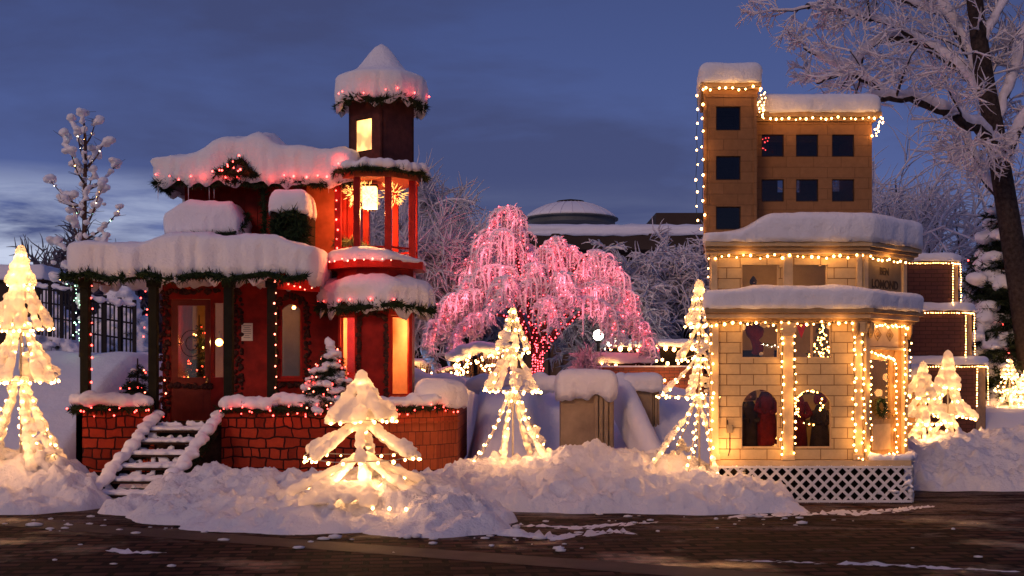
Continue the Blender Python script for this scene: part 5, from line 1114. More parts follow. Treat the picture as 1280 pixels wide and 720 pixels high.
# ================================================================== LIT WIRE TREES
def lit_tree(label, base, tiers, seed, nr=7, br=.021, kind='warm2', cover=.6, spn=.12, thick=.035, cap=.08, limit=100, group='snow draped wire trees wrapped in warm bulbs', rib_sp=None, glow=7.):
    """tiers: (z_top, r_top, z_bottom, r_bottom) heights above base"""
    rng = random.Random(seed); b = Vector(base); root = thing('lit_tree', label, 'christmas tree', base, group)
    H = max(t[0] for t in tiers); mb = MB(); mb.tube([b - Vector((0, 0, .2)), b + Vector((0, 0, H + .05))], .014, 6); mb.build('pole', 'steel', root)
    fr = MB(); sn = MB(); bl = []
    for ti, (zt, rt, zb, rb) in enumerate(tiers):
        ph = rng.uniform(0, pi); hoop = []
        for k in range(nr):
            a = ph + 2 * pi * k / nr + rng.uniform(-.22, .22); u = Vector((cos(a), sin(a), 0)); pts = []; kr = rng.uniform(.78, 1.15); kz = rng.uniform(-.07, .07) * (zt - zb) * (zb > .12); tw_ = rng.uniform(-.12, .12)
            for j in range(9):
                t = j / 8; r = rt + (rb * kr - rt) * (t ** (1.25)); z = zt + (zb + kz - zt) * t; u = Vector((cos(a + tw_ * t), sin(a + tw_ * t), 0))
                pts.append(b + u * r + Vector((0, 0, z)))
            fr.tube(pts, .007, 4); hoop.append(pts[-1])
            # snow lying along the rib
            j = 0
            P = resample(pts, .03)
            on = rng.random() < cover
            for i_, p in enumerate(P):
                if rng.random() < .10: on = rng.random() < cover
                if on: 
                    w = thick * rng.uniform(.55, 1.25) * (1.35 if rng.random() < .12 else 1) * (.75 + .6 * i_ / len(P)); sn.ball(p + Vector((0, 0, w * .45)) + u * w * .2, w, 1, (1.0, 1.0, .85))
            Q = resample(pts, spn)
            for p in Q: bl.append(p + u * (.012 + br * .5) + Vector((rng.uniform(-.02, .02), rng.uniform(-.02, .02), rng.uniform(-.02, .01))))
        for k in range(nr):
            a_, c_ = hoop[k], hoop[(k + 1) % nr]; mid = (a_ + c_) / 2; od = Vector((mid.x - b.x, mid.y - b.y, 0)).normalized(); mid += od * .16 * rb + Vector((0, 0, -.01))
            if zb > .12: fr.tube([a_, (a_ + mid) / 2 + od * .03 * rb, mid, (c_ + mid) / 2 + od * .03 * rb, c_], .006, 4)
            if zb > .12 or rng.random() < .4:
                for p in resample([a_, mid, c_], spn * 1.1): bl.append(p + od * br + Vector((0, 0, -.02)))
            # skirts of snow hung between ribs
            if rng.random() < cover * .42:
                T = b + Vector((0, 0, zt)); lo = rng.uniform(.35, .6)
                for q in range(int(26 * max(.5, rb * 2))):
                    t = lo + (1 - lo) * rng.random(); s = rng.random(); A = T.lerp(a_, t); B_ = T.lerp(c_, t); p = A.lerp(B_, s); p += od * .1 * rb * sin(pi * s) * t
                    sn.ball(p, thick * rng.uniform(.7, 1.6), 1, (1, 1, .7))
    sn.ball(b + Vector((0, 0, H + cap * .5)), cap, 2, (.75, .75, 1.15)); sn.ball(b + Vector((0, 0, H - cap * .2)), cap * .9, 2)
    fr.build('wire_frame', 'steel', root, uv=False)
    o = sn.build('snow_cover', 'treesnow', root, True, uv=False); remesh(o, max(.012, thick * .36), 1, thick * .6, .05)
    for k in range(3):
        l = bpy.data.lights.new('added_glow', 'POINT'); l.energy = glow; l.color = (1, .46, .16); l.shadow_soft_size = .08; lo = bpy.data.objects.new('added_glow', l); C.objects.link(lo); lo.parent = root; lo.location = (.22 * (k - 1) * H / 2, -.38 * H / 2 - (.12 if k != 1 else .2), (.16, .30, .13)[k] * H + .08)  # added unseen lamps before the tree, brightening its snow
    rng.shuffle(bl); ex_ = MB()
    for i, p in enumerate(bl):
        if i < limit: bulb(p, kind, br * .85 * rng.uniform(.6, 1.3), root)
        else: ex_.ball(p, br * .9, 1)
    if ex_.v: tag(ex_.build('bulb_run', EM[kind], root, uv=False), kind='stuff')
    return root
Y_ = 15.4; lit_tree('tall snow draped wire tree glowing at the left edge of the scene', (X(26, Y_), Y_, .42), [(2.72, .02, 2.35, .12), (2.42, .06, 1.80, .34), (1.84, .08, 1.14, .47), (1.12, .06, -.02, .68)], 1, 9, .023, 'warm2', .85, .13, .05, .09)
Y_ = 16.2; lit_tree('slim wire tree with spread legs in the middle of the long snow bank', (X(641, Y_), Y_, .36), [(2.12, .02, 1.60, .22), (1.62, .05, 1.05, .38), (1.02, .05, .0, .66)], 2, 7, .021, 'warm2', .62, .13, .04, .03)
Y_ = 15.6; lit_tree('tall wire tree standing against the edge of the cream house', (X(874, Y_), Y_, .32), [(2.40, .03, 1.95, .16), (1.93, .04, 1.52, .30), (1.50, .05, 1.04, .50), (1.02, .04, .02, .72)], 3, 9, .019, 'warm2', .55, .125, .032, .085)
Y_ = 13.45
lit_tree('squat wire tree sagging under heavy snow in front of the red house', (X(452, Y_), Y_, .20), [(1.30, .06, .92, .40), (.90, .04, .50, .66), (.50, .05, .02, .98)], 4, 8, .021, 'warm2', 1.0, .16, .060, .11, glow=13.)
Y_ = 18.6; lit_tree('short wire tree beside the wooden post, partly hidden by the cream house', (X(1154, Y_), Y_, .34), [(1.35, .03, .95, .25), (.97, .04, .55, .36), (.55, .05, .0, .48)], 5, 6, .022, 'warm2', .9, .13, .05, .09)
Y_ = 19.2; lit_tree('short wire tree with a round snow top in front of the stepped building', (X(1185, Y_), Y_, .34), [(1.50, .03, 1.08, .20), (1.08, .05, .62, .36), (.62, .05, .0, .48)], 6, 6, .022, 'warm2', .9, .13, .05, .11)
Y_ = 23.5; lit_tree('small distant wire tree wound with warm bulbs at the foot of the conifer', (X(1262, Y_), Y_, .98), [(.92, .02, .62, .13), (.66, .05, .34, .24), (.34, .05, .0, .34)], 7, 6, .018, 'warm', .5, .09, .035, .03)
lit_tree('second small distant wire tree at the edge of the scene', (X(1283, Y_), Y_, .96), [(.75, .02, .5, .13), (.5, .05, .0, .30)], 8, 6, .018, 'warm', .5, .09, .035, .03)

# ================================================================== TREES
def rdir(rng, d, ang):
    a = d.cross(Vector((rng.gauss(0, 1), rng.gauss(0, 1), rng.gauss(0, 1)))); 
    if a.length < 1e-3: a = Vector((1, 0, 0))
    return (Matrix.Rotation(ang, 3, a.normalized()) @ d).normalized()
def grow(out, rng, p, d, Ln, r0, lv, mx, P):
    n = 5 if lv < mx - 1 else 3; pts = [p.copy()]; dd = d.copy()
    wig = P['wig']; gr = P['grav'][min(lv, len(P['grav']) - 1)]
    for i in range(n):
        dd = (dd + Vector((rng.gauss(0, wig), rng.gauss(0, wig), rng.gauss(0, wig) + gr))).normalized(); p = p + dd * Ln / n; pts.append(p.copy())
    r1 = r0 * (.55 if lv < mx else .4); out.append((lv, pts, r0, r1))
    if lv >= mx: return
    nc = P['n'][lv]; ang = P['ang'][min(lv, len(P['ang']) - 1)]
    for k in range(nc):
        t = lerp(P['t0'] if lv else P.get('t00', .4), 1.0, (k + rng.random()) / nc); f = t * n; i = min(n - 1, int(f)); q = pts[i].lerp(pts[i + 1], f - i)
        dl = (pts[i + 1] - pts[i]).normalized(); nd = rdir(rng, dl, radians(rng.uniform(ang * .6, ang * 1.3)))
        nd = (nd + Vector((0, 0, P.get('up', .1)))).normalized()
        grow(out, rng, q, nd, Ln * rng.uniform(*P['len']), max(.004, lerp(r0, r1, t) * P['rr']), lv + 1, mx, P)
def tree_mesh(out, mx, bark, snow, snow_lv=1, srad=.02, twig=.012, steep=.93, sides=(7, 5, 4, 3, 3)):
    for lv, pts, r0, r1 in out:
        n = len(pts); rad = [lerp(r0, r1, i / (n - 1)) for i in range(n)]
        if lv < mx: bark.tube(pts, rad, sides[min(lv, 4)], False)
        if lv >= snow_lv:
            d = (pts[-1] - pts[0]).normalized()
            if lv >= mx: snow.tube([q + Vector((0, 0, twig * .4)) for q in pts], [twig * (1.25 - 1.0 * i / (n - 1)) for i in range(n)], 3, False)
            elif abs(d.z) < steep:
                snow.tube([q + Vector((0, 0, rad[i] * .55 + srad * .35)) for i, q in enumerate(pts)], [rad[i] * .62 + srad * (1 - abs(d.z) * .6) for i in range(n)], 4 if lv > 1 else 6, False)
def frosty(label, base, H, seed, P, mx=4, r0=.12, lean=(0, 0), srad=.025, twig=.014, snow_m='frost', name='bare_tree', group='snow laden trees', sl=1, trunk_frac=.45, cat='tree'):
    rng = random.Random(seed); out = []; b = Vector(base)
    grow(out, rng, b - Vector((0, 0, .3)), Vector((lean[0], lean[1], 1)).normalized(), H * trunk_frac, r0, 0, mx, P)
    root = thing(name, label, cat, base, group); bk = MB(); sn = MB(); tree_mesh(out, mx, bk, sn, sl, srad, twig)
    bk.build('trunk', 'bark', root, True, uv=False); sn.build('snow_crown', snow_m, root, True, uv=False); return root
PB = dict(wig=.14, grav=[.02, .02, -.02, -.05, -.08], n=[8, 8, 8, 8], ang=[45, 45, 50, 55], t0=.25, t00=.35, len=(.55, .8), rr=.6, up=.12)
PB2 = dict(PB, n=[7, 6, 6, 6])
PD = dict(wig=.14, grav=[.05, -.03, -.14, -.22, -.25], n=[11, 9, 8, 8], ang=[60, 50, 50, 50], t0=.2, t00=.2, len=(.48, .72), rr=.55, up=.12)
g1 = 'frosted trees behind the houses'
frosty('large frosted bare tree rising directly behind the tower of the red house', (X(560, 33), 33, 1.5), 7.4, 11, dict(PB, n=[9, 8, 8, 17]), 4, .16, (-.06, 0), .035, .022, group=g1, trunk_frac=.42)
frosty('frosted tree between the tower and the pink lit tree', (X(600, 36), 36, 1.5), 5.6, 12, dict(PB, n=[9, 8, 8, 15]), 4, .15, (.05, 0), .035, .022, group=g1, trunk_frac=.42)
frosty('pale frosted tree filling the gap right of the tower balcony', (X(533, 31), 31, 1.5), 6.4, 33, dict(PB, n=[9, 8, 8, 15]), 4, .13, (.02, 0), .035, .021, group=g1, trunk_frac=.42)
frosty('low dark frosted thicket tree at the foot of the tower', (X(522, 29), 29, 1.5), 3.6, 13, PB, 4, .08, (0, 0), .025, .020, group=g1)
frosty('drooping frosted tree in front of the museum, nearer the pink tree', (X(795, 34), 34, 1.5), 5.3, 14, PD, 4, .14, (0, 0), .045, .028, group=g1, trunk_frac=.5)
frosty('drooping frosted tree in front of the museum, touching the tan tower', (X(858, 35), 35, 1.5), 5.5, 15, PD, 4, .14, (0, 0), .045, .028, group=g1, trunk_frac=.5)
frosty('frosted bare tree just right of the tan tower', (X(1150, 34), 34, 1.0), 8.6, 16, PB2, 4, .17, (-.08, 0), .035, .018, group=g1, trunk_frac=.42)
frosty('tall frosted bare tree behind the stepped building', (X(1195, 38), 38, 1.0), 11.5, 17, PB2, 4, .22, (-.03, 0), .04, .021, group=g1, trunk_frac=.42)
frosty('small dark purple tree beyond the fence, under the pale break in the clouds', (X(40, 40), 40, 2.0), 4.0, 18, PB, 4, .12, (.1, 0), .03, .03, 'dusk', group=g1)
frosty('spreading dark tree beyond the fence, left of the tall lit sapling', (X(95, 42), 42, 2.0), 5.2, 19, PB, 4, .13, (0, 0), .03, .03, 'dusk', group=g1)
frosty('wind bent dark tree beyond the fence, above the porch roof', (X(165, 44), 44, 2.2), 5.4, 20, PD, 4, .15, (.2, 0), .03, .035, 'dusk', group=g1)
frosty('round snowy shrub beside the bright lamp post', (X(735, 27), 27, 1.4), 1.25, 21, dict(PB, n=[10, 7, 6, 5]), 3, .04, (0, 0), .03, .022, group=g1, name='shrub', cat='shrub')
frosty('bare bush on the terrace left of the pink tree trunk', (X(628, 26), 26, 1.4), .9, 22, dict(PB, n=[10, 6, 5]), 3, .03, (0, 0), .02, .016, group=g1, name='shrub', cat='shrub')
# the great tree at the edge
rng = random.Random(31); out = []; YB = 24.0
def W2(px, py, dy=0): return W(px, py, YB + dy)
trunk = [W2(1292, 480), W2(1278, 380), W2(1262, 280), W2(1244, 170), W2(1228, 80), W2(1216, -20), W2(1206, -120)]
limbs = [
    ([W2(1250, 190), W2(1225, 165, -.5), W2(1180, 140, -1), W2(1120, 122, -1.2), W2(1080, 125, -1.4)], .13, .05),
    ([W2(1246, 160), W2(1222, 110, .3), W2(1170, 65, .6), W2(1110, 48, .8), W2(1050, 90, 1), W2(1020, 105, 1.2)], .12, .03),
    ([W2(1240, 130), W2(1210, 60, .6), W2(1180, 10, 1), W2(1150, -40, 1.2)], .12, .06),
    ([W2(1262, 260), W2(1225, 215, 1), W2(1205, 160, 1.5), W2(1190, 110, 2)], .10, .03),
    ([W2(1258, 200), W2(1290, 130, -.4), W2(1330, 60, -.8)], .10, .05),
    ([W2(1250, 150), W2(1275, 60), W2(1300, -20)], .08, .05),
    ([W2(1225, 60), W2(1250, 10), W2(1290, -40)], .07, .04),
    ([W2(1115, 120, -1.2), W2(1070, 95, -1), W2(1030, 72, -1), W2(1005, 62, -1)], .05, .015),
    ([W2(1170, 65, .6), W2(1110, 30, .4), W2(1070, 20, .2), W2(1030, 12, 0)], .06, .015),
    ([W2(1150, -30, 1.2), W2(1080, -20, .8), W2(1040, 0, .4), W2(1010, 10, 0)], .06, .015),
    ([W2(1190, 20, 1), W2(1130, 0, 1), W2(1090, -40, 1)], .06, .03),
]
PT = dict(wig=.13, grav=[0, .0, -.04, -.06], n=[6, 5, 4], ang=[55, 55, 55], t0=.2, len=(.5, .75), rr=.5, up=.15)
def smooth_path(pts, k=5):
    o = []
    for i in range(len(pts) - 1):
        p0 = pts[max(0, i - 1)]; p1 = pts[i]; p2 = pts[i + 1]; p3 = pts[min(len(pts) - 1, i + 2)]
        for j in range(k):
            t = j / k; o.append(.5 * ((2 * p1) + (p2 - p0) * t + (2 * p0 - 5 * p1 + 4 * p2 - p3) * t * t + (3 * p1 - p0 - 3 * p2 + p3) * t ** 3))
    return o + [pts[-1]]
root = thing('large_tree', 'huge dark trunked tree with snow lined boughs reaching over the cream house', 'tree', (X(1292, YB), YB, 1.0)); bk = MB(); sn = MB()
tp = smooth_path(trunk); bk.tube([tp[0] - Vector((0, 0, .6))] + tp, [.27] + [lerp(.26, .13, i / (len(tp) - 1)) for i in range(len(tp))], 12, False)
for pts, ra, rb_ in limbs:
    sp_ = smooth_path(pts, 6); n = len(sp_); sp_ = [p + Vector((rng.gauss(0, .02), rng.gauss(0, .02), rng.gauss(0, .02))) for p in sp_]
    bk.tube(sp_, [lerp(ra, rb_, i / (n - 1)) for i in range(n)], 8, False)
    sn.tube([p + Vector((0, 0, lerp(ra, rb_, i / (n - 1)) * .75 + .02)) for i, p in enumerate(sp_)], [lerp(ra, rb_, i / (n - 1)) * .85 + .038 + .05 * noise.noise(sp_[i] * 2.5) for i in range(n)], 7, False)
    Ln = sum((a - b).length for a, b in zip(sp_, sp_[1:]))
    for k in range(int(Ln * 1.25)):
        i = rng.randrange(2, n - 1) if n > 4 else 1; q = sp_[i]; dl = (sp_[i + 1] - sp_[i]).normalized()
        nd = rdir(rng, dl, radians(rng.uniform(30, 75))); nd = (nd + Vector((0, 0, .2))).normalized()
        grow(out, rng, q, nd, rng.uniform(.6, 1.5) * (.6 if q.x < W2(1080, 0).x else 1), .026, 1, 4, dict(PT, n=[5, 6, 5, 4]))
tree_mesh(out, 4, bk, sn, 1, .020, .013, 1.1)
bk.build('trunk', 'bark', root, True, uv=False); sn.build('snow_crown', 'frost', root, True, uv=False)

# snowy conifer
def bushy(label, base, H, R, seed, nb, kinds, cl=.1, snow=.5, ncl=170, br=.012, group='snow laden conifers', droop=.5, pad=1.):
    rng = random.Random(seed); b = Vector(base); root = thing('conifer', label, 'tree', base, group); tk = MB(); nd = MB(); sn = MB(); bl = []
    tk.tube([b - Vector((0, 0, .2)), b + Vector((0, 0, H))], [R * .09, .01], 6)
    for k in range(ncl):
        t = 1 - sqrt(rng.random()); t = t * .97; a = rng.uniform(0, 2 * pi); u = Vector((cos(a), sin(a), 0)); rr = R * (1 - t) ** .8 * rng.uniform(.55, 1.12) + .02
        p0 = b + Vector((0, 0, H * t + .08 * H * (1 - t))); p1 = p0 + u * rr + Vector((0, 0, -droop * rr * .5)); tk.tube([p0, p1], [.012, .004], 3, False)
        for q in range(int(5 * rr / cl) + 4):
            f = rng.uniform(.35, 1.05); p = p0.lerp(p1, f) + Vector((rng.gauss(0, cl * .35), rng.gauss(0, cl * .35), rng.gauss(0, cl * .25)))
            for _ in range(12):
                d = (u * .5 + Vector((rng.gauss(0, .8), rng.gauss(0, .8), rng.gauss(0, .5) - .25))).normalized(); nd.spike(p, d, cl * rng.uniform(.4, .9), cl * .04)
        if rng.random() < snow:
            m_ = rng.randrange(2, 5)
            for q in range(m_):
                f = rng.uniform(.5, 1.08); p = p0.lerp(p1, f) + Vector((rng.gauss(0, cl * .3), rng.gauss(0, cl * .3), cl * .38)); sn.ball(p, cl * rng.uniform(.4, .85) * pad, 1, (rng.uniform(.9, 1.3), rng.uniform(.9, 1.3), rng.uniform(.55, .8)))
        bl.append(p1 + u * cl * .5 + Vector((0, 0, rng.uniform(-.5, .1) * cl)))
    if snow > .1: sn.ball(b + Vector((0, 0, H)), cl * .6, 1, (1, 1, 1.2)); sn.ball(b + Vector((cl * .3, 0, H - cl)), cl * .8, 1)
    tk.build('trunk', 'bark', root, uv=False); nd.build('needles', 'needle2', root, uv=False)
    if sn.v: o = sn.build('snow_cover', 'snow', root, True, uv=False); remesh(o, cl * .15, 2, cl * .3, cl * .7)
    rng.shuffle(bl)
    for p in bl[:nb]: bulb(p, rng.choice(kinds), br, root)
    return root
def conifer(label, base, H, R, seed, bulbs=0, kind='red', clump=.16, group='snow laden conifers', ncl=150, br=.014, dens=1.0, lv=14):
    rng = random.Random(seed); b = Vector(base); root = thing('conifer', label, 'tree', base, group); tk = MB(); nd = MB(); sn = MB(); bl = []
    tk.tube([b - Vector((0, 0, .2)), b + Vector((0, 0, H))], [R * .09, .01], 6)
    for l_ in range(lv):
        t = (l_ + .5) / lv; z = H * (t ** .95); rr = R * (1 - t) ** .85 + .04 * R; nb = max(4, int(11 * (1 - t) ** .7 + 3)); ph = rng.uniform(0, 6)
        for k in range(nb):
            a = ph + 2 * pi * k / nb + rng.gauss(0, .15); u = Vector((cos(a), sin(a), 0)); L_ = rr * rng.uniform(.75, 1.1); s0 = b + Vector((0, 0, z)); pts = []
            for j in range(5): f = j / 4; pts.append(s0 + u * L_ * f + Vector((0, 0, -.30 * L_ * f * f + .06 * L_ * f)))
            tk.tube(pts, [.012, .004, .004, .004, .003], 4, False)
            for p in resample(pts, .05):
                for _ in range(int(7 * dens)):
                    d = (u * .6 + Vector((rng.gauss(0, .8), rng.gauss(0, .8), rng.gauss(0, .4) - .35))).normalized(); nd.spike(p, d, clump * rng.uniform(.5, .9), .010)
            m_ = rng.random()
            for j in range(2, 5):
                if rng.random() < .86: sn.ball(pts[j] + Vector((rng.gauss(0, .02), rng.gauss(0, .02), clump * .3)), clump * rng.uniform(.5, .95) * (.6 + .4 * (1 - t)), 1, (1.15, 1.15, .62))
            if bulbs: bl.append(pts[rng.choice((3, 4))] + u * .04 + Vector((0, 0, -.02)))
    sn.ball(b + Vector((0, 0, H)), clump * .5, 1, (.8, .8, 1.3))
    tk.build('trunk', 'bark', root, uv=False); nd.build('needles', 'needle2', root, uv=False); o = sn.build('snow_cover', 'snow', root, True, uv=False); remesh(o, clump * .16, 2, clump * .3, clump * .7)
    rng.shuffle(bl)
    for p in bl[:bulbs]: bulb(p, rng.choice(kind) if isinstance(kind, (list, tuple)) else kind, br, root)
    return root
bushy('big conifer smothered in snow with a few warm and red bulbs, behind the stepped building', (X(1250, 25), 25, .9), 4.6, 1.5, 41, 50, ['red', 'red', 'amberp'], .28, .52, 400, .016, droop=1.1, pad=1.0)
bushy('small snow topped pine with red bulbs on the parapet before the tower window', (X(410, 17.2), 17.2, 1.12), .98, .42, 42, 80, ['red', 'amberp', 'red'], .10, .55, 150, .012)
bushy('small dark pine with red bulbs inside the open side of the porch', (X(172, 18.4), 18.4, .92), .95, .34, 43, 34, ['red', 'amberp'], .08, .06, 120, .013)
bushy('decorated indoor tree seen through the red house door glass', (X(249, 19.1), 19.1, .95), 1.62, .26, 44, 60, ['warm', 'amberp', 'red'], .07, .0, 120, .012, group='indoor trees')

# tall sapling with snow balls and cool bulbs
rng = random.Random(51); YS = 21.5; b = W(103, 440, YS); root = thing('lit_sapling', 'tall thin young tree dotted with snow clods and cool green bulbs, left of the porch', 'tree', tuple(b)); tk = MB(); sn = MB(); bl = []
top = W(103, 138, YS); lead = smooth_path([b, W(105, 340, YS), W(106, 240, YS), W(107, 180, YS), top], 6); tk.tube([b - Vector((0, 0, .4))] + lead, [.07] + [lerp(.06, .012, i / (len(lead) - 1)) for i in range(len(lead))], 6, False)
brs = [(105, 300, 150, 262), (105, 320, 66, 300), (105, 260, 62, 225), (105, 290, 128, 228), (106, 240, 147, 204), (106, 255, 75, 250), (106, 230, 88, 190), (106, 220, 78, 168), (106, 210, 132, 175), (107, 190, 90, 150), (107, 180, 120, 150), (105, 335, 130, 300), (105, 345, 78, 330), (106, 275, 88, 245), (107, 205, 104, 140), (106, 250, 132, 235), (105, 315, 90, 275), (105, 360, 70, 345), (105, 330, 95, 262), (106, 200, 96, 165), (106, 215, 118, 190), (106, 225, 95, 205), (106, 245, 116, 215), (106, 265, 124, 255)]
for x0_, y0_, x1_, y1_ in brs:
    dy = rng.uniform(-.5, .5); p0 = W(x0_, y0_, YS); p2 = W(x1_, y1_, YS + dy); p1 = (p0 + p2) / 2 + Vector((0, 0, -.08)); pts = smooth_path([p0, p1, p2], 5); tk.tube(pts, [lerp(.022, .006, i / (len(pts) - 1)) for i in range(len(pts))], 5, False)
    for k_, p in enumerate(resample(pts, .06)):
        if rng.random() < .40 + .4 * (k_ > 8): sn.ball(p + Vector((rng.gauss(0, .02), rng.gauss(0, .02), .03)), rng.uniform(.03, .065), 1, (1.2, 1.2, .9))
    for _ in range(4): sn.ball(p2 + Vector((rng.gauss(0, .05), rng.gauss(0, .05), rng.gauss(.02, .04))), rng.uniform(.05, .10), 1, (1.1, 1.1, .85))
    for p in resample(pts, .22): bl.append((p, rng.choice(['white', 'green', 'warm'])))
    for _ in range(5): q = rng.choice(pts); d_ = Vector((rng.gauss(0, 1), rng.gauss(0, 1), rng.uniform(0, 1.3))).normalized(); tk.tube([q, q + d_ * .22], [.006, .003], 3, False)
for i, p in enumerate(resample(lead, .10)):
    for _ in range(2 if p.z < 4.4 else 1): a = rng.uniform(0, 2 * pi); bl.append((p + Vector((cos(a), sin(a), 0)) * .06, 'green' if p.z < 4.2 else rng.choice(['white', 'warm', 'green'])))
    if rng.random() < .4: sn.ball(p + Vector((rng.gauss(0, .04), -.02, 0)), rng.uniform(.03, .07), 1)
tk.build('trunk', 'barkred', root, True, uv=False); o = sn.build('snow_clods', 'snow', root, True, uv=False); remesh(o, .022, 2, .03, .08)
for p, k in bl[:150][:100]: bulb(p, k, .013, root)
string_lights('cool green bulbs spiralling down the trunk of the sapling', [[W(100 + 4 * sin(k), 330 + k * 8, YS - .1) for k in range(15)], [W(98 - 3 * sin(k), 345 + k * 8, YS - .1) for k in range(12)], [W(92 - k, 348 + 3 * k * .3, YS - .15) for k in range(0, 14, 2)]], .09, 'green', .016, 77, .04, 'cool bulbs near the fence', wire=False)

# ================================================================== PINK WEEPING TREE
rng = random.Random(61); YP = 27.0
root = thing('weeping_tree', 'broad weeping tree thick with snow and wound with pink red bulbs', 'tree', (X(672, YP), YP, 1.3)); tk = MB(); sn = MB(); bl = []; blt = []
def WP(px, py, d=0): return W(px, py, YP + d)
base = WP(672, 474)
LM = [  # arching limbs: control points
    [(672, 440, 0), (660, 380, 0), (655, 300, .1), (640, 262, .2), (622, 272, .2), (600, 310, .3)],
    [(672, 440, 0), (655, 370, -.3), (625, 335, -.5), (590, 350, -.6), (566, 395, -.6)],
    [(670, 450, 0), (640, 390, -.5), (590, 365, -.7), (556, 385, -.8), (542, 425, -.8)],
    [(673, 440, 0), (680, 370, 0), (692, 315, 0), (694, 298, 0), (682, 315, -.3)],
    [(673, 440, 0), (690, 370, .2), (705, 320, .2), (716, 312, .2), (730, 350, .2)],
    [(673, 440, 0), (700, 370, -.2), (730, 322, -.3), (758, 322, -.3), (778, 360, -.3), (784, 395, -.3)],
    [(675, 445, 0), (715, 400, .2), (760, 375, .3), (795, 400, .3), (812, 440, .3)],
    [(674, 445, 0), (690, 390, -.9), (700, 350, -1.2), (705, 345, -1.5), (708, 375, -1.7)],
    [(671, 445, 0), (650, 390, -.8), (640, 355, -1.2), (630, 350, -1.5), (620, 385, -1.7)],
    [(674, 445, 0), (720, 380, -.6), (745, 355, -.8), (765, 375, -1)],
    [(672, 445, 0), (670, 370, .8), (665, 320, 1.2), (655, 310, 1.5), (645, 350, 1.7)],
    [(673, 445, 0), (700, 370, .9), (730, 330, 1.2), (745, 335, 1.5), (752, 370, 1.6)],
    [(673, 445, 0), (676, 385, -.5), (672, 340, -.8), (668, 333, -1), (662, 360, -1.2)],
    [(672, 445, 0), (640, 380, .4), (600, 330, .6), (585, 330, .7), (575, 365, .7)],
    [(672, 445, 0), (652, 350, 0), (640, 300, -.2), (625, 290, -.3), (606, 318, -.4)],
    [(673, 445, 0), (690, 390, -1.0), (735, 375, -1.3), (760, 390, -1.4), (768, 420, -1.4)],
    [(671, 445, 0), (640, 400, -1.0), (600, 395, -1.3), (580, 410, -1.4), (572, 435, -1.4)],
    [(673, 445, 0), (680, 400, -1.2), (685, 375, -1.6), (688, 380, -1.8), (690, 405, -1.9)],
    [(673, 445, 0), (715, 380, .5), (750, 340, .6), (770, 350, .6), (788, 385, .6)],
]
for li, L_ in enumerate(LM):
    pts = smooth_path([WP(*q) for q in L_], 7); n = len(pts); rad = [lerp(.055, .012, (i / (n - 1)) ** .7) for i in range(n)]
    tk.tube(pts, rad, 6, False); i0 = int(n * .42)
    sn.tube([p + Vector((0, 0, rad[i] + .02)) for i, p in enumerate(pts) if i >= i0], [rad[i] * .7 + .03 for i in range(i0, n)], 5, False)
    for p in resample(pts, .085): blt.append(p + Vector((rng.gauss(0, .03), -.05 + rng.gauss(0, .03), rng.gauss(0, .02))))
    up = pts[i0:]
    Ln = sum((a - b_).length for a, b_ in zip(up, up[1:]))
    for k in range(int(Ln * 46)):
        q = up[rng.randrange(len(up))]; a = rng.uniform(0, 2 * pi); u = Vector((cos(a), sin(a), 0)); out_ = Vector((q.x - base.x, q.y - base.y, 0)); u = (u + out_.normalized() * .45).normalized()
        hl = rng.uniform(.10, .42) * min(1.5, max(.6, (q.z - 1.9) * .8)); sp1 = rng.uniform(.08, .34); s_ = []
        if rng.random() < .12: hl *= 1.8
        for j in range(6): t = j / 5; s_.append(q + u * sp1 * (1 - (1 - t) ** 2.0) + Vector((rng.gauss(0, .012), rng.gauss(0, .012), .06 * sin(pi * t) - hl * t * t)))
        tk.tube(s_, [.008] * 5 + [.003], 3, False)
        w0 = rng.uniform(.022, .048)
        sn.tube([p + Vector((0, 0, .012)) for p in s_], [w0 * (.75 + .5 * rng.random()) * (1.1 - .7 * j / 5) for j in range(6)], 5, False)
        for j in range(1, 6):
            for _ in range(3):
                d = Vector((rng.gauss(0, .9), rng.gauss(0, .9), -.55 + rng.gauss(0, .4))).normalized(); l_ = rng.uniform(.05, .15); e = s_[j] + d * l_; sn.tube([s_[j], (s_[j] + e) / 2 + Vector((0, 0, .015)), e], [.024, .018, .004], 3, False)
        if rng.random() < .20:
            p = s_[rng.choice((2, 3, 4))]; bl.append(p + u * .03 + Vector((0, -.06, .02)))
    for p in resample(up, .33):
        l = bpy.data.lights.new('added_glow', 'POINT'); l.energy = 2.0 * rng.uniform(.2, 1.5); l.color = (1, .19, .26); l.shadow_soft_size = .10; lo = bpy.data.objects.new('added_glow', l); C.objects.link(lo); lo.parent = root; lo.location = p + Vector((rng.uniform(-.1, .1), -.42, rng.uniform(-.25, .15))) - Vector(root['_loc'])  # added unseen pink lamps on the camera side, reddening the snow
for k in range(7):
    a = k * .9; pts = [base + Vector((cos(a) * .10, sin(a) * .10, -.25)), base + Vector((cos(a) * .06, sin(a) * .06, .3)), WP(672 + 3 * cos(a), 440, sin(a) * .1)]; tk.tube(pts, [.07, .05, .045], 6, False)
for k in range(5):
    for p in resample([base + Vector((-.12 + .06 * k, -.12, 0)), base + Vector((-.10 + .05 * k, -.10, .8))], .06): blt.append(p + Vector((rng.gauss(0, .01), 0, rng.gauss(0, .01))))
tk.build('trunk', 'barkred', root, True, uv=False); sn.build('snow_crown', 'pinkfrost', root, True, uv=False)
rng.shuffle(bl); rng.shuffle(blt)
for p in bl[:50] + blt[:50]: bulb(p, 'pink', .017, root)
ex_ = MB()
for p in bl[50:420] + blt[50:900]: ex_.ball(p, .014, 1)
tag(ex_.build('bulb_run', EM['pink'], root, uv=False), kind='stuff')

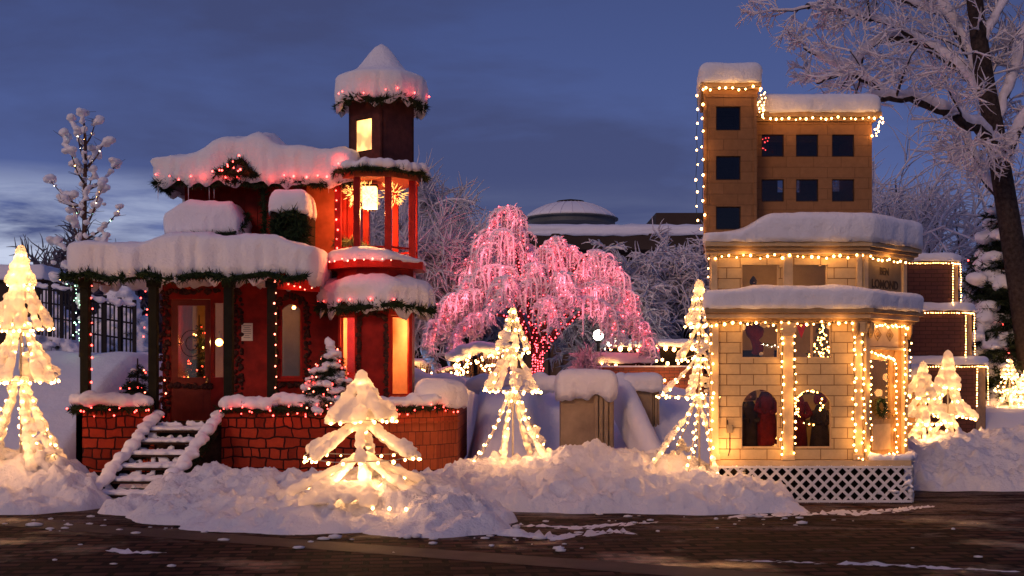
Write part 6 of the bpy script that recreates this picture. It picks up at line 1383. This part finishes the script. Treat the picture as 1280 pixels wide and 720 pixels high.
# ================================================================== BACKGROUND
mus = thing('museum', 'long dark flat roofed hall with a shallow snowy dome behind the pink tree', 'building', (X(745, 62), 62, 1.4)); YM = 62.
mb = MB(); mb.box(X(560, YM), X(985, YM), YM + 2.2, YM + 25, .5, Z(312, YM)); mb.build('wall', 'museum', mus)
mb = MB(); mb.box(X(545, YM), X(1000, YM), YM, YM + 28, Z(312, YM) + .01, Z(292, YM)); mb.build('fascia', 'museumdark', mus)
mb = MB()
for k in range(26): xx = X(565 + k * 16.5, YM); mb.box(xx, xx + .25, YM + 1.9, YM + 2.19, 1.0, Z(312, YM) - .02)
mb.build('fins', 'museum', mus)
snow_slab('settled_snow', 'flat sheet of snow on the museum roof', [(X(545, YM), YM), (X(1000, YM), YM), (X(1000, YM), YM + 28), (X(545, YM), YM + 28)], Z(292, YM), .55, .15, .1, .8, .12, 71, step=.5, flute=.1, group='snow on the museum')
YD = 74.; mb = MB(); cx_ = X(713, YD); mb.lathe([(2.75, -.5), (2.75, -.2), (2.95, -.18), (2.95, -.10)], (cx_, YD, Z(272, YD)), 40); mb.build('dome_drum', 'dome', mus)
mb = MB(); R_ = 2.85; mb.lathe([(R_, -.099), (R_ * .93, .12), (R_ * .78, .42), (R_ * .55, .72), (R_ * .3, .90), (R_ * .22, .93)], (cx_, YD, Z(272, YD)), 48); do2 = mb.build('dome', 'snow', mus, True)
mb = MB()
for k in range(24):
    a = 2 * pi * k / 24; mb.tube([(cx_ + r * cos(a), YD + r * sin(a), Z(272, YD) + z + .0) for r, z in ((R_, -.1), (R_ * .93, .12), (R_ * .78, .42), (R_ * .55, .72), (R_ * .3, .90))], .03, 4)
mb.build('dome_ribs', 'frost', mus)
mb = MB(); mb.lathe([(R_ * .24, .86), (R_ * .24, .98), (R_ * .3, 1.0), (.1, 1.13)], (cx_, YD, Z(272, YD)), 16); mb.build('lantern_top', 'museumdark', mus)
mb = MB(); mb.box(X(820, 80), X(960, 80), 80, 90, 6, Z(266, 80)); mb.build('rear_wing', 'museumdark', mus)
# small snowy pavilions on the terrace
def shed(label, px0, px1, pyt, pyb, Y, m, lights=True, hs=.18, seed=0, kind='warm'):
    root = thing('low_building', label, 'pavilion', (X((px0 + px1) / 2, Y), Y, 1.3), 'low snowy buildings on the terrace'); mb = MB(); mb.box(X(px0, Y), X(px1, Y), Y, Y + 2, .8, Z(pyt, Y)); mb.build('wall', m, root)
    mb = MB(); mb.box(X(px0, Y) - .1, X(px1, Y) + .1, Y - .12, Y + 2.1, Z(pyt, Y) + .001, Z(pyt, Y) + .07); mb.build('roof', 'darkwood', root)
    snow_slab('settled_snow', 'snow on the ' + label.split(' with ')[0].split(' of the ')[0] + ' roof', [(X(px0, Y) - .12, Y - .14), (X(px1, Y) + .12, Y - .14), (X(px1, Y) + .12, Y + 2.1), (X(px0, Y) - .12, Y + 2.1)], Z(pyt, Y) + .07, hs, .03, .02, .1, .02, seed, step=.08, group='snow on the terrace')
    return root
shed('far low pavilion with dark openings', 762, 884, 436, 460, 31, 'void', seed=81)  # solid near-black wall stands in for the dark inside its openings
string_lights('row of round globes under the far pavilion eave', [W(764, 436, 30.8), W(884, 435, 30.8)], .27, 'warm', .075, 82, .01, 'globes on the terrace buildings')
shed('nearer low brick hut right of the pink tree', 752, 812, 457, 470, 27.5, 'lowbrick', hs=.22, seed=83)
string_lights('pair of globes on the near brick hut eave', [W(752, 456, 27.3), W(775, 456, 27.3)], .18, 'warm', .06, 84, .01, 'globes on the terrace buildings')
gw = thing('garden_wall', 'low red brick garden wall right of the pink tree', 'wall', (X(815, 26), 26, 1.3)); mb = MB(); mb.box(X(753, 26), X(880, 26), 26, 26.3, .9, Z(459, 26)); mb.build('brickwork', 'lowbrick', gw)
mb = MB(); mb.box(X(751, 26), X(882, 26), 25.95, 26.35, Z(459, 26) + .001, Z(457, 26)); mb.build('coping', 'snow', gw)
string_lights('scattered globes along the garden wall', [[W(822, 452, 25.8), W(850, 456, 25.8)], [W(792, 470, 25.8), W(804, 470, 25.8)], [W(825, 478, 25.8), W(852, 484, 25.8)]], .16, 'warm', .05, 85, .05, 'globes on the terrace buildings', wire=False)
for lab, px, py, Y, r in (('bright white globe lamp post right of the pink tree trunk', 748, 419, 30, .13), ('white globe lamp beyond the fence at the edge', 9, 340, 36, .12), ('white globe lamp low beyond the fence by the tall lit tree', 61, 390, 34, .12)):
    root = thing('street_lamp', lab, 'street lamp', (X(px, Y), Y, 1.4), 'globe street lamps'); mb = MB(); mb.tube([(X(px, Y), Y, 1.0), (X(px, Y), Y, Z(py, Y) - r)], .04, 8); mb.build('pole', 'lampmetal', root, uv=False); mb = MB(); mb.ball((X(px, Y), Y, Z(py, Y)), r, 2); mb.build('globe', EM['street'], root, True, uv=False)
    mb = MB(); mb.lathe([(.07, 0), (.09, .05), (.05, .08)], (X(px, Y), Y, Z(py, Y) - r - .06), 8); mb.build('collar', 'lampmetal', root, uv=False)
# lit twig star beside the lamp
lit_cluster('lit_star', 'white lit branch star beside the bright globe lamp', 'light decoration', lambda g: (lambda t: (X(760 + t * 12, 29) + g.gauss(0, .05), 29, Z(436 - t * 20, 29) + g.gauss(0, .05)))(g.random()), 26, 'white', .03, 9, False, (X(760, 29), 29, 1.5))
# lit arch bushes on the terrace
def lit_bush(label, px, py, Y, w, h, seed, n=60):
    rng = random.Random(seed); c = W(px, py, Y); root = thing('lit_bush', label, 'lit shrub', tuple(c), 'lit shrubs under snow on the terrace'); mb = MB(); tw = MB()
    for _ in range(26): a = rng.uniform(0, pi); mb.ball(c + Vector((w * cos(a) * rng.uniform(.3, 1), rng.uniform(-.2, .2), h * (.45 + .45 * sin(a)))), h * rng.uniform(.2, .32), 2, (1.3, 1, .6))
    for _ in range(50): x_ = rng.uniform(-w, w); tw.tube([c + Vector((x_ * .8, rng.uniform(-.15, .05), -.1)), c + Vector((x_, rng.uniform(-.25, .0), h * rng.uniform(.4, .8)))], .008, 3)
    tw.build('twigs', 'barkred', root, uv=False); o = mb.build('snow_cover', 'snow', root, True, uv=False); remesh(o, .035, 2, .03, .15)
    for _ in range(n): bulb(c + Vector((rng.uniform(-w, w), -.25 + rng.uniform(-.1, .05), h * rng.uniform(.0, .6))), 'warm', .022, root)
    return root
lit_bush('snow domed shrub full of warm bulbs left of the pink tree', 600, 466, 25, .55, .62, 91)
lit_bush('low lit shrub behind the parapet mound of the red house', 520, 470, 25, .35, .35, 92, 26)
lit_bush('low lit shrub at the right end of the red house, behind the snow mound', 563, 470, 26, .3, .2, 93, 16)
# snow pillows along the terrace
for i, (px, py, w_, lab) in enumerate(((548, 470, .5, 'behind the parapet mound'), (655, 474, .6, 'before the pink tree trunk'), (505, 462, .35, 'right behind the tower bay'), (815, 486, .4, 'above the smaller pilaster'))):
    c = W(px, py, 23.5); mb = MB()
    for k in range(7): mb.ball(c + Vector(((k - 3) / 3 * w_ * .7, 0, -.12)), .22 + .04 * sin(k * 2), 2, (1.2, 1.2, .75))
    o = mb.build('snow_mound', 'snow', smooth=True, uv=False); remesh(o, .05, 4, .03, .3); tag(o, 'smooth snow mound on the terrace ' + lab, 'snow mound', 'snow on the terrace')
# iron fence on the left slope
def fence(label, pa, pb, H, n, seed):
    root = thing('iron_fence', label, 'fence', tuple(pa), 'dark fences on the snowy slope'); mb = MB(); pa = Vector(pa); pb = Vector(pb)
    for k in range(n): p = pa.lerp(pb, k / (n - 1)); mb.box(p.x - .014, p.x + .014, p.y - .014, p.y + .014, p.z - .3, p.z + H)
    mb.build('pickets', 'ironfence', root)
    for dz in (.12, H * .55, H - .06): mb = MB(); mb.bar(pa + Vector((0, 0, dz)), pb + Vector((0, 0, dz)), .03, .035); mb.build('rail', 'ironfence', root)
    for k in range(4): p = pa.lerp(pb, k / 3); mb = MB(); mb.box(p.x - .035, p.x + .035, p.y - .035, p.y + .035, p.z - .3, p.z + H + .12); mb.build('post', 'ironfence', root)
    snow_lumps('settled_snow', 'snow clinging to the top of the ' + label, [pa + Vector((0, 0, H + .02)), pb + Vector((0, 0, H + .02))], .05, .11, seed, .12, vs=.035, group='snow on the fences', cat='settled snow')
fence('dark iron fence seen through the open porch', W(112, 424, 25), W(168, 432, 25.5), .85, 12, 95)
fence('dark iron fence beside the tall lit tree', W(48, 402, 27), W(92, 408, 26.5), .8, 10, 96)
conifer('dark snowy evergreen behind the fence, left of the sapling', (X(62, 30), 30, 2.2), 1.5, .9, 97, 0, 'red', .22, group='snow laden conifers')
conifer('dark snowy evergreen far behind the open porch', (X(150, 33), 33, 2.2), 2.2, 1.0, 98, 0, 'red', .28, group='snow laden conifers')
string_lights('pink bulbs on a branch seen through the porch opening', [W(184, 362, 24), W(180, 395, 24), W(186, 430, 24)], .14, 'red', .02, 99, .08, 'cool bulbs near the fence', wire=False)
# snowy roof at the far left
hr = shed('dark snowy roofed hut at the far edge of the slope', -60, 52, 352, 400, 33, 'museumdark', hs=.4, seed=100)
# plants on terrace: grey planter seen in the porch
pl = thing('planter', 'square buff planter showing through the porch opening', 'planter', tuple(W(160, 478, 22))); mb = MB(); c = W(160, 472, 22)
mb.box(c.x - .28, c.x + .3, 22, 22.5, c.z - .5, c.z + .12); mb.build('tub', 'pilaster', pl)
for o in list(C.objects):
    if '_loc' in o: del o['_loc']
